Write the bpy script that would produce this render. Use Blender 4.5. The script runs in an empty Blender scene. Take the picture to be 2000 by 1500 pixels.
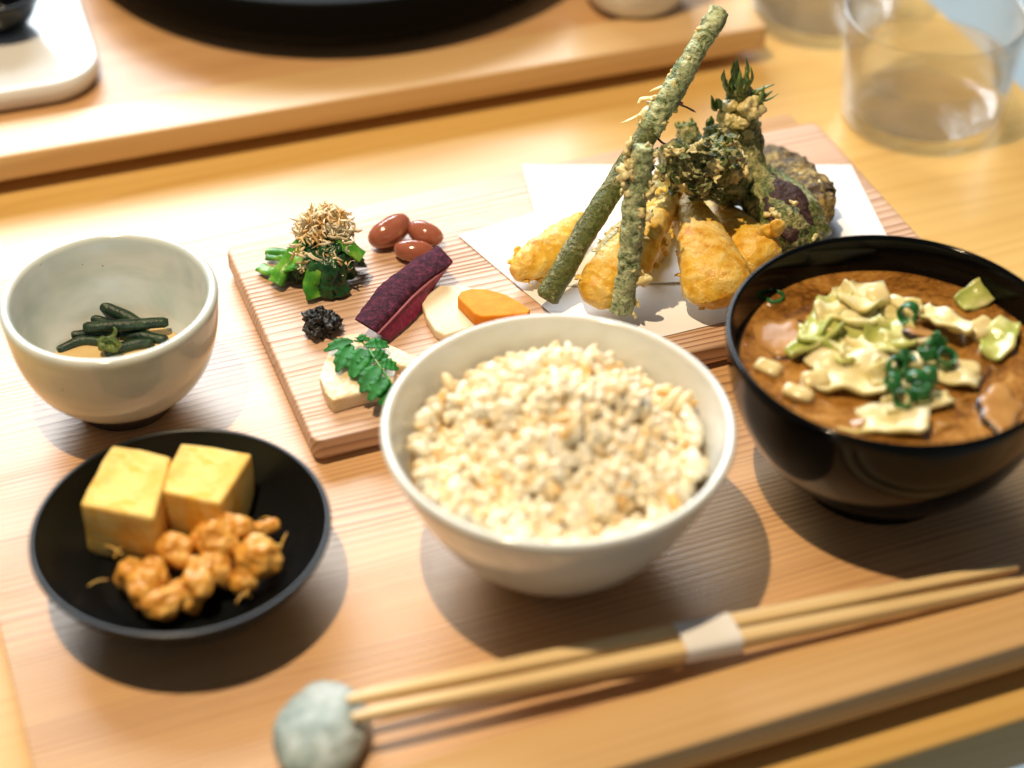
import bpy, bmesh, math, random
from mathutils import Vector, Matrix, Quaternion, noise

# ------------------------------------------------------------------ camera
FPX, TH, H = 3900.0, math.radians(40.06), 0.5045      # focal length in photo pixels, pitch, height over the tray
ST, CT = math.sin(TH), math.cos(TH)
sc = bpy.context.scene
col = sc.collection
cam_d = bpy.data.cameras.new('camera')
cam = bpy.data.objects.new('camera', cam_d); col.objects.link(cam)
cam_d.sensor_width = 36; cam_d.lens = 36 * FPX / 2000
cam.location = (0, 0, H); cam.rotation_euler = (math.pi / 2 - TH, 0, 0)
cam_d.clip_start = 0.01; cam_d.clip_end = 50
cam_d.dof.use_dof = True; cam_d.dof.focus_distance = 0.79; cam_d.dof.aperture_fstop = 4.2
sc.camera = cam

# ------------------------------------------------------------------ world, lights, exposure
w = bpy.data.worlds.new('World'); sc.world = w; w.use_nodes = True
bg = w.node_tree.nodes['Background']; bg.inputs[0].default_value = (0.80, 0.86, 0.92, 1); bg.inputs[1].default_value = 0.13

def aim(o, target):
    o.rotation_euler = (Vector(target) - o.location).to_track_quat('-Z', 'Y').to_euler()

ld = bpy.data.lights.new('ceiling_spot', 'SPOT'); lamp = bpy.data.objects.new('ceiling_spot', ld); col.objects.link(lamp)
lamp.location = (-0.30, 0.46, 1.42); ld.energy = 90; ld.color = (1.0, 0.76, 0.47); ld.shadow_soft_size = 0.014
ld.spot_size = math.radians(95); ld.spot_blend = 0.6
aim(lamp, (0.0, 0.6, 0))
wd = bpy.data.lights.new('window_light', 'AREA'); win = bpy.data.objects.new('window_light', wd); col.objects.link(win)
wd.shape = 'RECTANGLE'; wd.size = 1.85; wd.size_y = 1.5; wd.energy = 118; wd.color = (0.86, 0.94, 1.0)
win.location = (-0.64, 2.75, 1.45); aim(win, (0, 0.6, 0))

vs = sc.view_settings
vs.view_transform = 'Standard'; vs.look = 'None'; vs.exposure = -0.05; vs.gamma = 1.0; vs.use_curve_mapping = False
sc.render.engine = 'CYCLES'
sc.cycles.use_denoising = True
sc.cycles.max_bounces = 10; sc.cycles.transmission_bounces = 10; sc.cycles.sample_clamp_indirect = 6.0; sc.cycles.transparent_max_bounces = 32
sc.cycles.blur_glossy = 0.3

# ------------------------------------------------------------------ pixels to places
def P(x, y, z=0.0):                      # photo pixel met on the level z
    a = (x - 1000) / FPX; t = (y - 750) / FPX
    d = (H - z) / (ST + CT * t)
    return Vector((a * d, d * (CT - ST * t), z))
def Q(x, y, Y):                          # photo pixel met at the distance Y
    a = (x - 1000) / FPX; t = (y - 750) / FPX
    d = Y / (CT - ST * t)
    return Vector((a * d, Y, H - d * (ST + CT * t)))
PHI = math.radians(20.6)
U = Vector((math.cos(PHI), math.sin(PHI), 0)); V = Vector((-math.sin(PHI), math.cos(PHI), 0))
def UV(u, v, z=0.0): return U * u + V * v + Vector((0, 0, z))

TABLE_Z, BOARD_Z, PAPER_Z = -0.018, 0.012, 0.0134

# ------------------------------------------------------------------ mesh helpers
def mesh_of(parts, name):
    vs_, fs = [], []
    for v, f in parts:
        o = len(vs_); vs_ += [tuple(p) for p in v]; fs += [tuple(i + o for i in q) for q in f]
    me = bpy.data.meshes.new(name); me.from_pydata(vs_, [], fs); me.update()
    return me
def obj(name, parts, material, parent=None, smooth=True, loc=None, angle=None):
    if isinstance(parts, tuple): parts = [parts]
    me = parts if isinstance(parts, bpy.types.Mesh) else mesh_of(parts, name)
    if material and not len(me.materials): me.materials.append(material)
    if smooth:
        me.polygons.foreach_set('use_smooth', [True] * len(me.polygons))
        if angle: me.set_sharp_from_angle(angle=math.radians(angle))
    o = bpy.data.objects.new(name, me); col.objects.link(o)
    if loc is not None: o.location = loc
    if parent: o.parent = parent
    return o
def tag(o, label, cat, group=None):
    o['label'] = label; o['category'] = cat
    if group: o['group'] = group
    return o
def thing(name, label, cat, loc=(0, 0, 0), rz=0, group=None):
    o = bpy.data.objects.new(name, None); col.objects.link(o); o.empty_display_size = 0.01
    o.location = loc; o.rotation_euler = (0, 0, rz)
    return tag(o, label, cat, group)
def rel(parts, origin):
    return [([Vector(p) - Vector(origin) for p in v], f) for v, f in parts]

def spline(pts, n):
    pts = [Vector(p) for p in pts]
    if len(pts) == 2: return [pts[0].lerp(pts[1], i / (n - 1)) for i in range(n)]
    q = [2 * pts[0] - pts[1]] + pts + [2 * pts[-1] - pts[-2]]
    out = []
    m = len(pts) - 1
    for i in range(n):
        s = i / (n - 1) * m; k = min(int(s), m - 1); t = s - k
        a, b, c, d = q[k:k + 4]
        out.append(0.5 * (2 * b + (c - a) * t + (2 * a - 5 * b + 4 * c - d) * t * t + (3 * b - a - 3 * c + d) * t ** 3))
    return out
def lerpl(l, t):
    if not isinstance(l, (list, tuple)): return l
    s = t * (len(l) - 1); k = min(int(s), len(l) - 2)
    return l[k] + (l[k + 1] - l[k]) * (s - k)
def tube(pts, ra, rb=None, n=20, seg=12, up=(0, 0, 1), amp=0.0, freq=200, seed=0, twist=0.0, amp2=0.0, freq2=700, round_ends=True, power=2.0):
    c = spline(pts, n); rb = ra if rb is None else rb
    vs_, fs = [], []
    upv = Vector(up)
    off = Vector((seed * 13.7, seed * 5.1, seed * 9.3))
    for i, p in enumerate(c):
        t = i / (n - 1)
        d = (c[min(i + 1, n - 1)] - c[max(i - 1, 0)]).normalized()
        s = d.cross(upv)
        if s.length < 1e-4: s = d.cross(Vector((0, 1, 0.2)))
        s.normalize(); u2 = s.cross(d).normalized()
        a, b = lerpl(ra, t), lerpl(rb, t)
        e = 1.0
        if round_ends:
            k = min(i, n - 1 - i)
            if k == 0: e = 0.72
        tw = twist * t
        for j in range(seg):
            g = 2 * math.pi * j / seg + tw
            cg, sg = math.cos(g), math.sin(g)
            if power != 2.0:
                m = (abs(cg) ** power + abs(sg) ** power) ** (-1 / power); cg *= m; sg *= m
            v = s * (cg * a * e) + u2 * (sg * b * e)
            q = p + v
            if amp or amp2:
                nn = noise.noise(q * freq + off) * amp + (noise.noise(q * freq2 + off) * amp2 if amp2 else 0)
                q = q + v.normalized() * nn
            vs_.append(q)
    for i in range(n - 1):
        for j in range(seg):
            k = (j + 1) % seg
            fs.append((i * seg + j, i * seg + k, (i + 1) * seg + k, (i + 1) * seg + j))
    vs_.append(c[0]); vs_.append(c[-1]); a0, a1 = len(vs_) - 2, len(vs_) - 1
    for j in range(seg):
        k = (j + 1) % seg
        fs.append((a0, k, j)); fs.append((a1, (n - 1) * seg + j, (n - 1) * seg + k))
    return vs_, fs
_ico = {}
def ico(sub):
    if sub not in _ico:
        bm = bmesh.new(); bmesh.ops.create_icosphere(bm, subdivisions=sub, radius=1)
        bm.verts.ensure_lookup_table()
        _ico[sub] = ([v.co.copy() for v in bm.verts], [tuple(v.index for v in f.verts) for f in bm.faces]); bm.free()
    return _ico[sub]
def blob(c, size, rot=None, sub=3, amp=0.0, freq=150, seed=0, amp2=0.0, freq2=600, power=2.0):
    v, f = ico(sub); c = Vector(c)
    if not isinstance(size, (tuple, list)): size = (size,) * 3
    off = Vector((seed * 7.7, seed * 3.3, seed * 11.9)); out = []
    for p in v:
        q = p
        if power != 2.0:
            m = (abs(p.x) ** power + abs(p.y) ** power + abs(p.z) ** power) ** (-1 / power); q = p * m
        q = Vector((q.x * size[0], q.y * size[1], q.z * size[2]))
        if amp or amp2:
            q = q + p * (noise.noise(q * freq + off) * amp + (noise.noise(q * freq2 + off) * amp2 if amp2 else 0))
        if rot is not None: q = rot @ q
        out.append(q + c)
    return out, f
def lathe(prof, seg=96, wob=0.0, seed=0):
    vs_, fs = [], []
    n = len(prof)
    for i, (r, z) in enumerate(prof):
        for j in range(seg):
            g = 2 * math.pi * j / seg
            k = 1 + wob * noise.noise(Vector((math.cos(g) * 1.3 + seed, math.sin(g) * 1.3, z * 40)))
            vs_.append(Vector((r * k * math.cos(g), r * k * math.sin(g), z)))
    for i in range(n - 1):
        for j in range(seg):
            k = (j + 1) % seg
            fs.append((i * seg + j, i * seg + k, (i + 1) * seg + k, (i + 1) * seg + j))
    return vs_, fs
def smooth_prof(pts, n=6):
    q = spline([(a, 0, b) for a, b in pts], (len(pts) - 1) * n + 1)
    return [(max(p.x, 0), p.z) for p in q]
def bevel_mesh(parts, w_, segs=2, name='m'):
    me = mesh_of([parts], name)
    bm = bmesh.new(); bm.from_mesh(me); bpy.data.meshes.remove(me)
    bmesh.ops.recalc_face_normals(bm, faces=bm.faces[:])
    bmesh.ops.bevel(bm, geom=[e for e in bm.edges if e.calc_face_angle(0) > 0.25], offset=w_, segments=segs, profile=0.6, affect='EDGES')
    bmesh.ops.recalc_face_normals(bm, faces=bm.faces[:])
    bm.verts.ensure_lookup_table()
    v = [x.co.copy() for x in bm.verts]; f = [tuple(a.index for a in q.verts) for q in bm.faces]
    bm.free(); return v, f
def slab(pts, th, bev=0.0006, segs=2, taper=0.0):
    """solid whose top outline is pts (world points, any order) and whose sides go down by th"""
    pts = [Vector(p) for p in pts]; n = len(pts)
    c = sum(pts, Vector()) / n
    lo = [p + (p - c) * taper + Vector((0, 0, -th)) for p in pts]
    f = [tuple(range(n)), tuple(reversed(range(n, 2 * n)))] + [(i, (i + 1) % n, n + (i + 1) % n, n + i) for i in range(n)]
    return bevel_mesh((pts + lo, f), bev, segs)
def box(x0, x1, y0, y1, z0, z1, bev=0.001, segs=2):
    return slab([(x0, y0, z1), (x1, y0, z1), (x1, y1, z1), (x0, y1, z1)], z1 - z0, bev, segs)
def round_rect(x0, x1, y0, y1, r, z, n=8):
    o = []
    for cx, cy, a0 in ((x1 - r, y1 - r, 0), (x0 + r, y1 - r, 90), (x0 + r, y0 + r, 180), (x1 - r, y0 + r, 270)):
        for k in range(n + 1):
            a = math.radians(a0 + 90 * k / n); o.append((cx + r * math.cos(a), cy + r * math.sin(a), z))
    return o
def subdiv(parts, cuts=3, amp=0.0, freq=200, seed=0, amp2=0, freq2=700, smooth=0):
    me = mesh_of([parts], 't'); bm = bmesh.new(); bm.from_mesh(me); bpy.data.meshes.remove(me)
    bmesh.ops.triangulate(bm, faces=bm.faces[:])
    for k in range(cuts):
        bmesh.ops.subdivide_edges(bm, edges=bm.edges[:], cuts=1, use_grid_fill=True)
    for k in range(smooth): bmesh.ops.smooth_vert(bm, verts=bm.verts[:], factor=0.5, use_axis_x=True, use_axis_y=True, use_axis_z=True)
    bm.normal_update(); off = Vector((seed * 3.1, seed * 7.7, seed))
    mv = []
    for v in bm.verts:
        mv.append(v.co + v.normal * (noise.noise(v.co * freq + off) * amp + (noise.noise(v.co * freq2 + off) * amp2 if amp2 else 0)))
    bm.verts.index_update()
    f = [tuple(a.index for a in q.verts) for q in bm.faces]; bm.free()
    return mv, f

# ------------------------------------------------------------------ materials
class NT:
    def __init__(s, name):
        s.m = bpy.data.materials.new(name); s.m.use_nodes = True; s.t = s.m.node_tree
        s.b = s.t.nodes['Principled BSDF']
    def n(s, typ, **kw):
        x = s.t.nodes.new(typ)
        for k, v in kw.items():
            if k.startswith('i_'): x.inputs[int(k[2:]) if k[2:].isdigit() else k[2:]].default_value = v
            else: setattr(x, k, v)
        return x
    def l(s, a, b): s.t.links.new(a, b)
    def set(s, **kw):
        for k, v in kw.items(): s.b.inputs[k.replace('_', ' ')].default_value = v
        return s
    def co(s, scale=(1, 1, 1)):
        c = s.n('ShaderNodeTexCoord'); m = s.n('ShaderNodeMapping'); m.inputs['Scale'].default_value = scale
        s.l(c.outputs['Object'], m.inputs[0]); return m.outputs[0]
    def noise(s, vec, scale, detail=3, rough=0.55, dist=0.0):
        x = s.n('ShaderNodeTexNoise'); s.l(vec, x.inputs['Vector'])
        x.inputs['Scale'].default_value = scale; x.inputs['Detail'].default_value = detail
        x.inputs['Roughness'].default_value = rough; x.inputs['Distortion'].default_value = dist
        return x.outputs[0]
    def math(s, op, a, b=None, c=None):
        x = s.n('ShaderNodeMath', operation=op)
        for i, q in enumerate((a, b, c)):
            if q is None: continue
            if isinstance(q, (int, float)): x.inputs[i].default_value = q
            else: s.l(q, x.inputs[i])
        return x.outputs[0]
    def ramp(s, fac, stops, interp='LINEAR'):
        x = s.n('ShaderNodeValToRGB'); x.color_ramp.interpolation = interp
        e = x.color_ramp.elements
        while len(e) < len(stops): e.new(0.5)
        for q, (p, c) in zip(e, stops):
            q.position = p; q.color = (*c, 1) if len(c) == 3 else c
        s.l(fac, x.inputs[0]); return x.outputs[0]
    def mix(s, fac, a, b, mode='MIX'):
        x = s.n('ShaderNodeMix', data_type='RGBA', blend_type=mode)
        for i, q in ((0, fac), (6, a), (7, b)):
            if isinstance(q, (int, float)): x.inputs[i].default_value = q
            elif isinstance(q, tuple): x.inputs[i].default_value = (*q, 1)
            else: s.l(q, x.inputs[i])
        return x.outputs[2]
    def bump(s, h, strength=0.5, dist=0.001, prev=None):
        x = s.n('ShaderNodeBump'); x.inputs['Strength'].default_value = strength; x.inputs['Distance'].default_value = dist
        s.l(h, x.inputs['Height'])
        if prev: s.l(prev, x.inputs['Normal'])
        return x.outputs[0]
    def color(s, c): s.l(c, s.b.inputs['Base Color'])
    def normal(s, c): s.l(c, s.b.inputs['Normal'])

def wood(name, pale, mid, dark, spacing, rough=0.36, line=1.0, bump=0.25, spec=0.5, warp=1.2, tint=(0.9, 0.8, 0.7)):
    k = NT(name); k.set(Roughness=rough); k.b.inputs['Specular IOR Level'].default_value = spec
    c = k.n('ShaderNodeTexCoord').outputs['Object']
    sx = k.n('ShaderNodeSeparateXYZ'); k.l(c, sx.inputs[0])
    w1 = k.noise(k.co((1.6, 16, 16)), 1.0, 2)
    w2 = k.noise(k.co((7, 90, 90)), 1.0, 2)
    yy = k.math('ADD', sx.outputs[1], k.math('MULTIPLY', sx.outputs[2], 0.7))
    r = k.math('MULTIPLY', yy, 1 / spacing)
    r = k.math('ADD', r, k.math('MULTIPLY', w1, 6 * warp)); r = k.math('ADD', r, k.math('MULTIPLY', w2, warp * 0.7))
    s = k.math('FRACT', r)
    lines = k.ramp(s, [(0.0, (0.25,) * 3), (0.12, (0, 0, 0)), (0.45, (0.08,) * 3), (0.8, (0.6,) * 3), (0.93, (1, 1, 1)), (1.0, (0.3,) * 3)])
    amt = k.ramp(k.noise(k.co((2.5, 55, 55)), 1.0, 2), [(0.32, (0.12,) * 3), (0.66, (1, 1, 1))])
    lf = k.math('MULTIPLY', k.math('MULTIPLY', lines, amt), line)
    fib = k.noise(k.co((35, 2600, 2600)), 1.0, 2)
    base = k.mix(k.ramp(k.noise(k.co((2, 30, 30)), 1.0, 3), [(0.3, (0, 0, 0)), (0.7, (1, 1, 1))]), pale, mid)
    base = k.mix(k.math('MULTIPLY', k.math('SUBTRACT', fib, 0.35), 0.7), base, mid)
    k.color(k.mix(lf, base, dark))
    rr = k.math('ADD', k.math('MULTIPLY', lf, -0.05), k.math('ADD', rough, k.math('MULTIPLY', fib, 0.06))); k.l(rr, k.b.inputs['Roughness'])
    h = k.math('ADD', k.math('MULTIPLY', lf, 1.0), k.math('MULTIPLY', fib, 0.35))
    k.normal(k.bump(h, bump, 0.0006))
    return k.m
def simple(name, c, rough=0.5, spec=0.5, sss=0.0, srad=(1, 0.6, 0.3), sscale=0.003, coat=0.0, **kw):
    k = NT(name); k.set(Base_Color=(*c, 1), Roughness=rough); k.b.inputs['Specular IOR Level'].default_value = spec
    if sss:
        k.b.inputs['Subsurface Weight'].default_value = sss; k.b.inputs['Subsurface Radius'].default_value = srad; k.b.inputs['Subsurface Scale'].default_value = sscale
    k.b.inputs['Coat Weight'].default_value = coat
    return k
def mottled(name, stops, scale, rough=0.4, spec=0.5, bump=0.4, bscale=None, dist=0.0008, detail=4, sss=0.0, srad=(1, .5, .2), sscale=0.003, coat=0.0, distn=0.0):
    k = simple(name, stops[0][1], rough, spec, sss, srad, sscale, coat)
    nz = k.noise(k.co(), scale, detail, 0.6, distn)
    k.color(k.ramp(nz, stops))
    if bump: k.normal(k.bump(k.noise(k.co(), bscale or scale * 2.5, 3), bump, dist))
    return k.m

M = {}
M['tray'] = wood('tray_cedar', (0.67, 0.42, 0.22), (0.60, 0.34, 0.14), (0.24, 0.085, 0.025), 0.0027, rough=0.34, line=1.0, bump=0.22, spec=0.8, warp=2.0)
M['rail'] = wood('rail_cedar', (0.72, 0.49, 0.25), (0.66, 0.42, 0.18), (0.42, 0.22, 0.08), 0.004, rough=0.34, line=0.5, bump=0.12, spec=0.7)
M['board'] = wood('board_cedar', (0.68, 0.47, 0.33), (0.62, 0.39, 0.24), (0.27, 0.10, 0.04), 0.0032, rough=0.37, line=1.0, bump=0.7, warp=1.7, spec=0.7)
M['table'] = wood('table_pine', (0.74, 0.49, 0.17), (0.68, 0.42, 0.12), (0.54, 0.28, 0.06), 0.009, rough=0.30, line=0.55, bump=0.06, spec=0.8)
M['stick'] = wood('chopstick_cedar', (0.83, 0.65, 0.37), (0.77, 0.56, 0.26), (0.60, 0.37, 0.13), 0.0018, rough=0.45, line=0.6, bump=0.1)

def ceramic(name, base, warm, speck, rough=0.14, speck_amt=0.72):
    k = simple(name, base, rough, 0.5, coat=0.35)
    k.b.inputs['Coat Roughness'].default_value = 0.06
    n1 = k.ramp(k.noise(k.co((1, 1, 2.2)), 26, 3, 0.5, 0.6), [(0.35, (0, 0, 0)), (0.68, (1, 1, 1))])
    c = k.mix(n1, base, warm)
    v = k.n('ShaderNodeTexVoronoi'); v.inputs['Scale'].default_value = 150
    k.l(k.co(), v.inputs['Vector'])
    sp = k.math('LESS_THAN', v.outputs['Distance'], 0.055)
    pick = k.math('GREATER_THAN', k.noise(k.co(), 170, 1), speck_amt)
    k.color(k.mix(k.math('MULTIPLY', sp, pick), c, speck))
    k.normal(k.bump(k.noise(k.co((1, 1, 6)), 30, 2), 0.12, 0.001))
    return k.m
M['celadon'] = ceramic('pale_glaze', (0.74, 0.76, 0.73), (0.52, 0.60, 0.57), (0.05, 0.05, 0.04), speck_amt=0.55)
M['cream_glaze'] = ceramic('cream_glaze', (0.77, 0.78, 0.75), (0.68, 0.71, 0.67), (0.2, 0.17, 0.1))
M['white_glaze'] = ceramic('white_glaze', (0.78, 0.78, 0.77), (0.75, 0.75, 0.75), (0.7, 0.7, 0.7))
M['clay'] = mottled('raw_clay', [(0.3, (0.05, 0.035, 0.025)), (0.7, (0.09, 0.06, 0.04))], 120, 0.8)
k = simple('black_lacquer', (0.002, 0.0025, 0.003), 0.1, 0.16); k.normal(k.bump(k.noise(k.co(), 60, 2), 0.02, 0.001)); M['lacquer'] = k.m
k = simple('black_glaze', (0.004, 0.005, 0.006), 0.3, 0.35); k.normal(k.bump(k.noise(k.co(), 300, 3), 0.06, 0.0005)); M['black_dish'] = k.m
k = simple('black_iron', (0.003, 0.0035, 0.0035), 0.55, 0.04); k.normal(k.bump(k.noise(k.co(), 200, 3), 0.1, 0.001)); M['iron'] = k.m
k = simple('floor_paint', (0.42, 0.50, 0.53), 0.5); k.color(k.ramp(k.noise(k.co(), 3, 4), [(0.3, (0.36, 0.45, 0.48)), (0.7, (0.44, 0.52, 0.55))])); M['floor'] = k.m
k = simple('paper', (0.83, 0.83, 0.84), 0.7, 0.3); k.normal(k.bump(k.noise(k.co(), 900, 3), 0.1, 0.0003)); M['paper'] = k.m
M['stone'] = mottled('river_stone', [(0.32, (0.16, 0.22, 0.21)), (0.5, (0.34, 0.41, 0.40)), (0.66, (0.50, 0.56, 0.56))], 95, 0.7, 0.3, 0.4, 500, detail=6)

# ------------------------------------------------------------------ setting: floor, table
fl = obj('floor', [([(-6, -5, -0.74), (6, -5, -0.74), (6, 7, -0.74), (-6, 7, -0.74)], [(0, 1, 2, 3)])], M['floor'], smooth=False); fl['kind'] = 'structure'

T0 = UV(0, 0, TABLE_Z)
table = thing('dining_table', 'honey yellow wooden dining table under both trays and the water glasses', 'table', T0, PHI)
tabletop = obj('tabletop', box(-0.75, 0.535, 0.356, 1.15, -0.028, 0, 0.0018, 3), M['table'], table, angle=40)
for a, b in ((-0.70, 0.40), (0.49, 0.40), (-0.70, 1.10), (0.49, 1.10)):
    obj('leg', box(a - 0.025, a + 0.025, b - 0.025, b + 0.025, -0.722, -0.0285, 0.003), M['table'], table, angle=40)

# ------------------------------------------------------------------ trays
def make_tray(label, origin, rz, x0, x1, y0, y1, rail_w, lip):
    t = thing('serving_tray', label, 'tray', origin, rz, 'wooden meal trays on the table')
    obj('panel', slab(round_rect(x0, x1, y0 + rail_w, y1, 0.002, 0.0, 3), 0.010, 0.0008, 2), M['tray'], t, angle=40)
    obj('front_rail', slab(round_rect(x0, x1, y0, y0 + rail_w - 0.0003, 0.0025, lip, 4), 0.010 + lip, 0.0012, 3), M['rail'], t, angle=40)
    for yy in (y0 + 0.03, y1 - 0.03):
        obj('foot', box(x0 + 0.012, x1 - 0.012, yy - 0.008, yy + 0.008, TABLE_Z, -0.0095, 0.001), M['tray'], t, angle=40)
    return t
make_tray('cedar tray with fine straight grain carrying the bowls, dishes and chopsticks', (0, 0, 0), PHI, 0.0007, 0.402, 0.3695, 0.700, 0.0262, 0.003)
make_tray('cedar tray across the table carrying the big black bowl and the white dish', UV(0.05, 0.7885, 0), PHI - math.radians(2.6), -0.30, 0.376, 0.0, 0.335, 0.030, 0.003)

# ------------------------------------------------------------------ serving board with raised grain
BU0, BU1, BV0, BV1 = 0.1254, 0.4005, 0.5424, 0.6735
bc = UV((BU0 + BU1) / 2, (BV0 + BV1) / 2, 0)
hw, hh = (BU1 - BU0) / 2, (BV1 - BV0) / 2
board = thing('serving_board', 'flat pinkish cedar board with raised grain under the small bites', 'board', bc, PHI)
obj('plank', slab(round_rect(-hw, hw, -hh, hh, 0.004, BOARD_Z, 6), 0.0095, 0.0016, 4), M['board'], board, angle=40)
for xx in (-hw + 0.03, hw - 0.03):
    obj('batten', box(xx - 0.006, xx + 0.006, -hh + 0.006, hh - 0.006, 0.0, 0.0027, 0.0005), M['board'], board, angle=40)

# ------------------------------------------------------------------ folded tempura paper
def sheet(c4, n=16, amp=0.0005, seed=0, th=0.00025):
    a, b, c, d = [Vector(q) for q in c4]
    vs_, fs = [], []
    for i in range(n + 1):
        for j in range(n + 1):
            p = a.lerp(b, i / n).lerp(d.lerp(c, i / n), j / n)
            vs_.append(p + Vector((0, 0, abs(noise.noise(p * 25 + Vector((seed, 0, 0)))) * amp)))
    for i in range(n):
        for j in range(n):
            q = i * (n + 1) + j; fs.append((q, q + n + 1, q + n + 2, q + 1))
    m = len(vs_); vs_ += [p - Vector((0, 0, th)) for p in vs_]
    fs += [tuple(reversed([x + m for x in q])) for q in fs]
    bd = [(i * (n + 1), (i + 1) * (n + 1)) for i in range(n)] + [((i + 1) * (n + 1) + n, i * (n + 1) + n) for i in range(n)] + [(j + 1, j) for j in range(n)] + [(n * (n + 1) + j, n * (n + 1) + j + 1) for j in range(n)]
    fs += [(p, q, q + m, p + m) for p, q in bd]
    return vs_, fs
z1, z2 = BOARD_Z + 0.0005, BOARD_Z + 0.0012
po = P(1300, 500, BOARD_Z)
obj_paper = obj('tempura_paper', rel([sheet([P(895, 460, z1), P(1250, 352, z1), P(1640, 575, z1), P(1165, 688, z1)], seed=1), sheet([P(1020, 322, z2), P(1662, 322, z2), P(1770, 535, z2), P(1080, 560, z2)], seed=5)], po), M['paper'], loc=po, angle=30)
tag(obj_paper, 'white paper folded askew under the fried vegetables', 'paper')

# ------------------------------------------------------------------ bowls and dishes
def bowl_prof(outer, wall, floor_z, lip=None):
    """closed profile from the foot centre up the outside, over the lip, down the inside"""
    o = smooth_prof(outer, 6)
    R, h = outer[-1]
    inner = []
    for r, z in reversed(o):
        if z < floor_z + wall * 0.4: break
        inner.append((max(r - wall, 0.0), z))
    l = wall / 2
    lipp = [(R - l + l * math.cos(a), h + l * math.sin(a)) for a in [math.pi * i / 8 for i in range(1, 8)]]
    r_in = inner[-1][0]; z_in = inner[-1][1]
    floor = [(r_in * math.cos(a), z_in - (z_in - floor_z) * math.sin(a)) for a in [math.pi / 2 * i / 6 for i in range(1, 6)]]
    return o + lipp + inner + floor + [(0.0002, floor_z)]
def make_bowl(name, label, cat, c, outer, wall, floor_z, foot, mat_, foot_mat, wob=0.004, seed=0):
    t = thing(name, label, cat, c)
    obj('body', lathe(bowl_prof(outer, wall, floor_z), 112, wob, seed), mat_, t)
    r, hf = foot
    obj('foot_ring', lathe([(r * 0.72, hf + 0.002), (r * 0.74, 0.0006), (r * 0.78, 0), (r * 0.96, 0), (r, 0.0006), (r * 1.02, hf + 0.002)], 72, wob, seed), foot_mat, t)
    return t
C_SIDE = P(212, 578, 0.0513); C_SIDE.z = 0
C_DISH = P(353, 1028, 0.027); C_DISH.z = 0
C_RICE = P(1090, 824, 0.062); C_RICE.z = 0
C_SOUP = P(1752, 652, 0.066); C_SOUP.z = 0
make_bowl('small_bowl', 'small pale celadon bowl with dark foot holding fern stems', 'bowl', C_SIDE,
          [(0.0005, 0.006), (0.017, 0.0062), (0.025, 0.010), (0.0335, 0.019), (0.0385, 0.033), (0.0405, 0.0500)], 0.0040, 0.0085, (0.0185, 0.0055), M['celadon'], M['clay'], 0.008, 3)
make_bowl('rice_bowl', 'cream glazed bowl filled with brown rice', 'bowl', C_RICE,
          [(0.0005, 0.0045), (0.020, 0.005), (0.0285, 0.0085), (0.0405, 0.020), (0.0515, 0.0385), (0.0600, 0.0605)], 0.0034, 0.0085, (0.0205, 0.0045), M['cream_glaze'], M['clay'], 0.004, 8)
make_bowl('soup_bowl', 'tall black lacquer bowl filled with miso soup', 'bowl', C_SOUP,
          [(0.0005, 0.008), (0.028, 0.0085), (0.037, 0.0125), (0.0485, 0.024), (0.0565, 0.042), (0.0602, 0.0648)], 0.0026, 0.012, (0.029, 0.0085), M['lacquer'], M['lacquer'], 0.0)
make_bowl('side_dish', 'shallow matt black dish holding omelette cubes and glazed beans', 'dish', C_DISH,
          [(0.0005, 0.0028), (0.021, 0.003), (0.033, 0.0068), (0.044, 0.0150), (0.0515, 0.0260)], 0.0024, 0.0052, (0.022, 0.003), M['black_dish'], M['black_dish'], 0.004, 2)

# ------------------------------------------------------------------ small bowl: broth and fern stems
k = simple('clear_broth', (0.62, 0.40, 0.13), 0.05, 0.5); k.color(k.ramp(k.noise(k.co(), 50, 2), [(0.3, (0.64, 0.44, 0.18)), (0.7, (0.70, 0.54, 0.28))])); M['broth'] = k.m
tag(obj('broth', lathe([(0.0002, 0.0005), (0.018, 0.0010), (0.0225, 0.0035), (0.0280, 0.0082), (0.0274, 0.0080), (0.0002, 0.0078)], 64), M['broth'], loc=C_SIDE + Vector((0, 0, 0.0086))), 'shallow amber broth at the bottom of the celadon bowl', 'broth')
M['fern'] = mottled('fern_stem', [(0.3, (0.006, 0.018, 0.011)), (0.55, (0.014, 0.040, 0.022)), (0.72, (0.035, 0.07, 0.035))], 240, 0.36, 0.4, 0.6, 800)
M['fern_bud'] = mottled('fern_bud', [(0.3, (0.03, 0.06, 0.012)), (0.6, (0.12, 0.17, 0.03)), (0.8, (0.28, 0.28, 0.08))], 300, 0.35)
fern = [((197, 597), (285, 640), .0200, .0160, 'topmost dark green fern stem slanting down into the amber broth', .0027, 0),
        ((163, 640), (329, 629), .0195, .0195, 'long dark green fern stem lying across the others in the small bowl', .0025, -.001),
        ((178, 622), (252, 650), .0165, .0150, 'dark fern stem underneath the long crossing one in the small bowl', .0022, 0),
        ((140, 655), (230, 652), .0155, .0150, 'fern stem with its blunt end sticking out beneath the long crossing one', .0020, 0),
        ((112, 686), (205, 668), .0140, .0155, 'thin curved fern stem with a pointed end touching the white glaze', .0021, .003),
        ((235, 655), (327, 664), .0150, .0150, 'fern stem with a cut end pointing towards the serving board', .0023, 0),
        ((205, 690), (300, 668), .0150, .0155, 'fern stem lying below the curled green bud in the small bowl', .0023, .001)]
for i, (a, b, za, zb, lab, r, bow) in enumerate(fern):
    pa, pb = P(*a, za + .0024), P(*b, zb + .0024); m = pa.lerp(pb, .5) + Vector((0, bow, 0.0006))
    tag(obj('simmered_fern', rel([tube([pa, m, pb], [r * .86, r * .98, r * .8], n=22, seg=14, amp=.0003, freq=200, seed=i)], m), M['fern'], loc=m), lab, 'fern', 'simmered fern stems')
bp = P(212, 672, 0.021)
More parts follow.
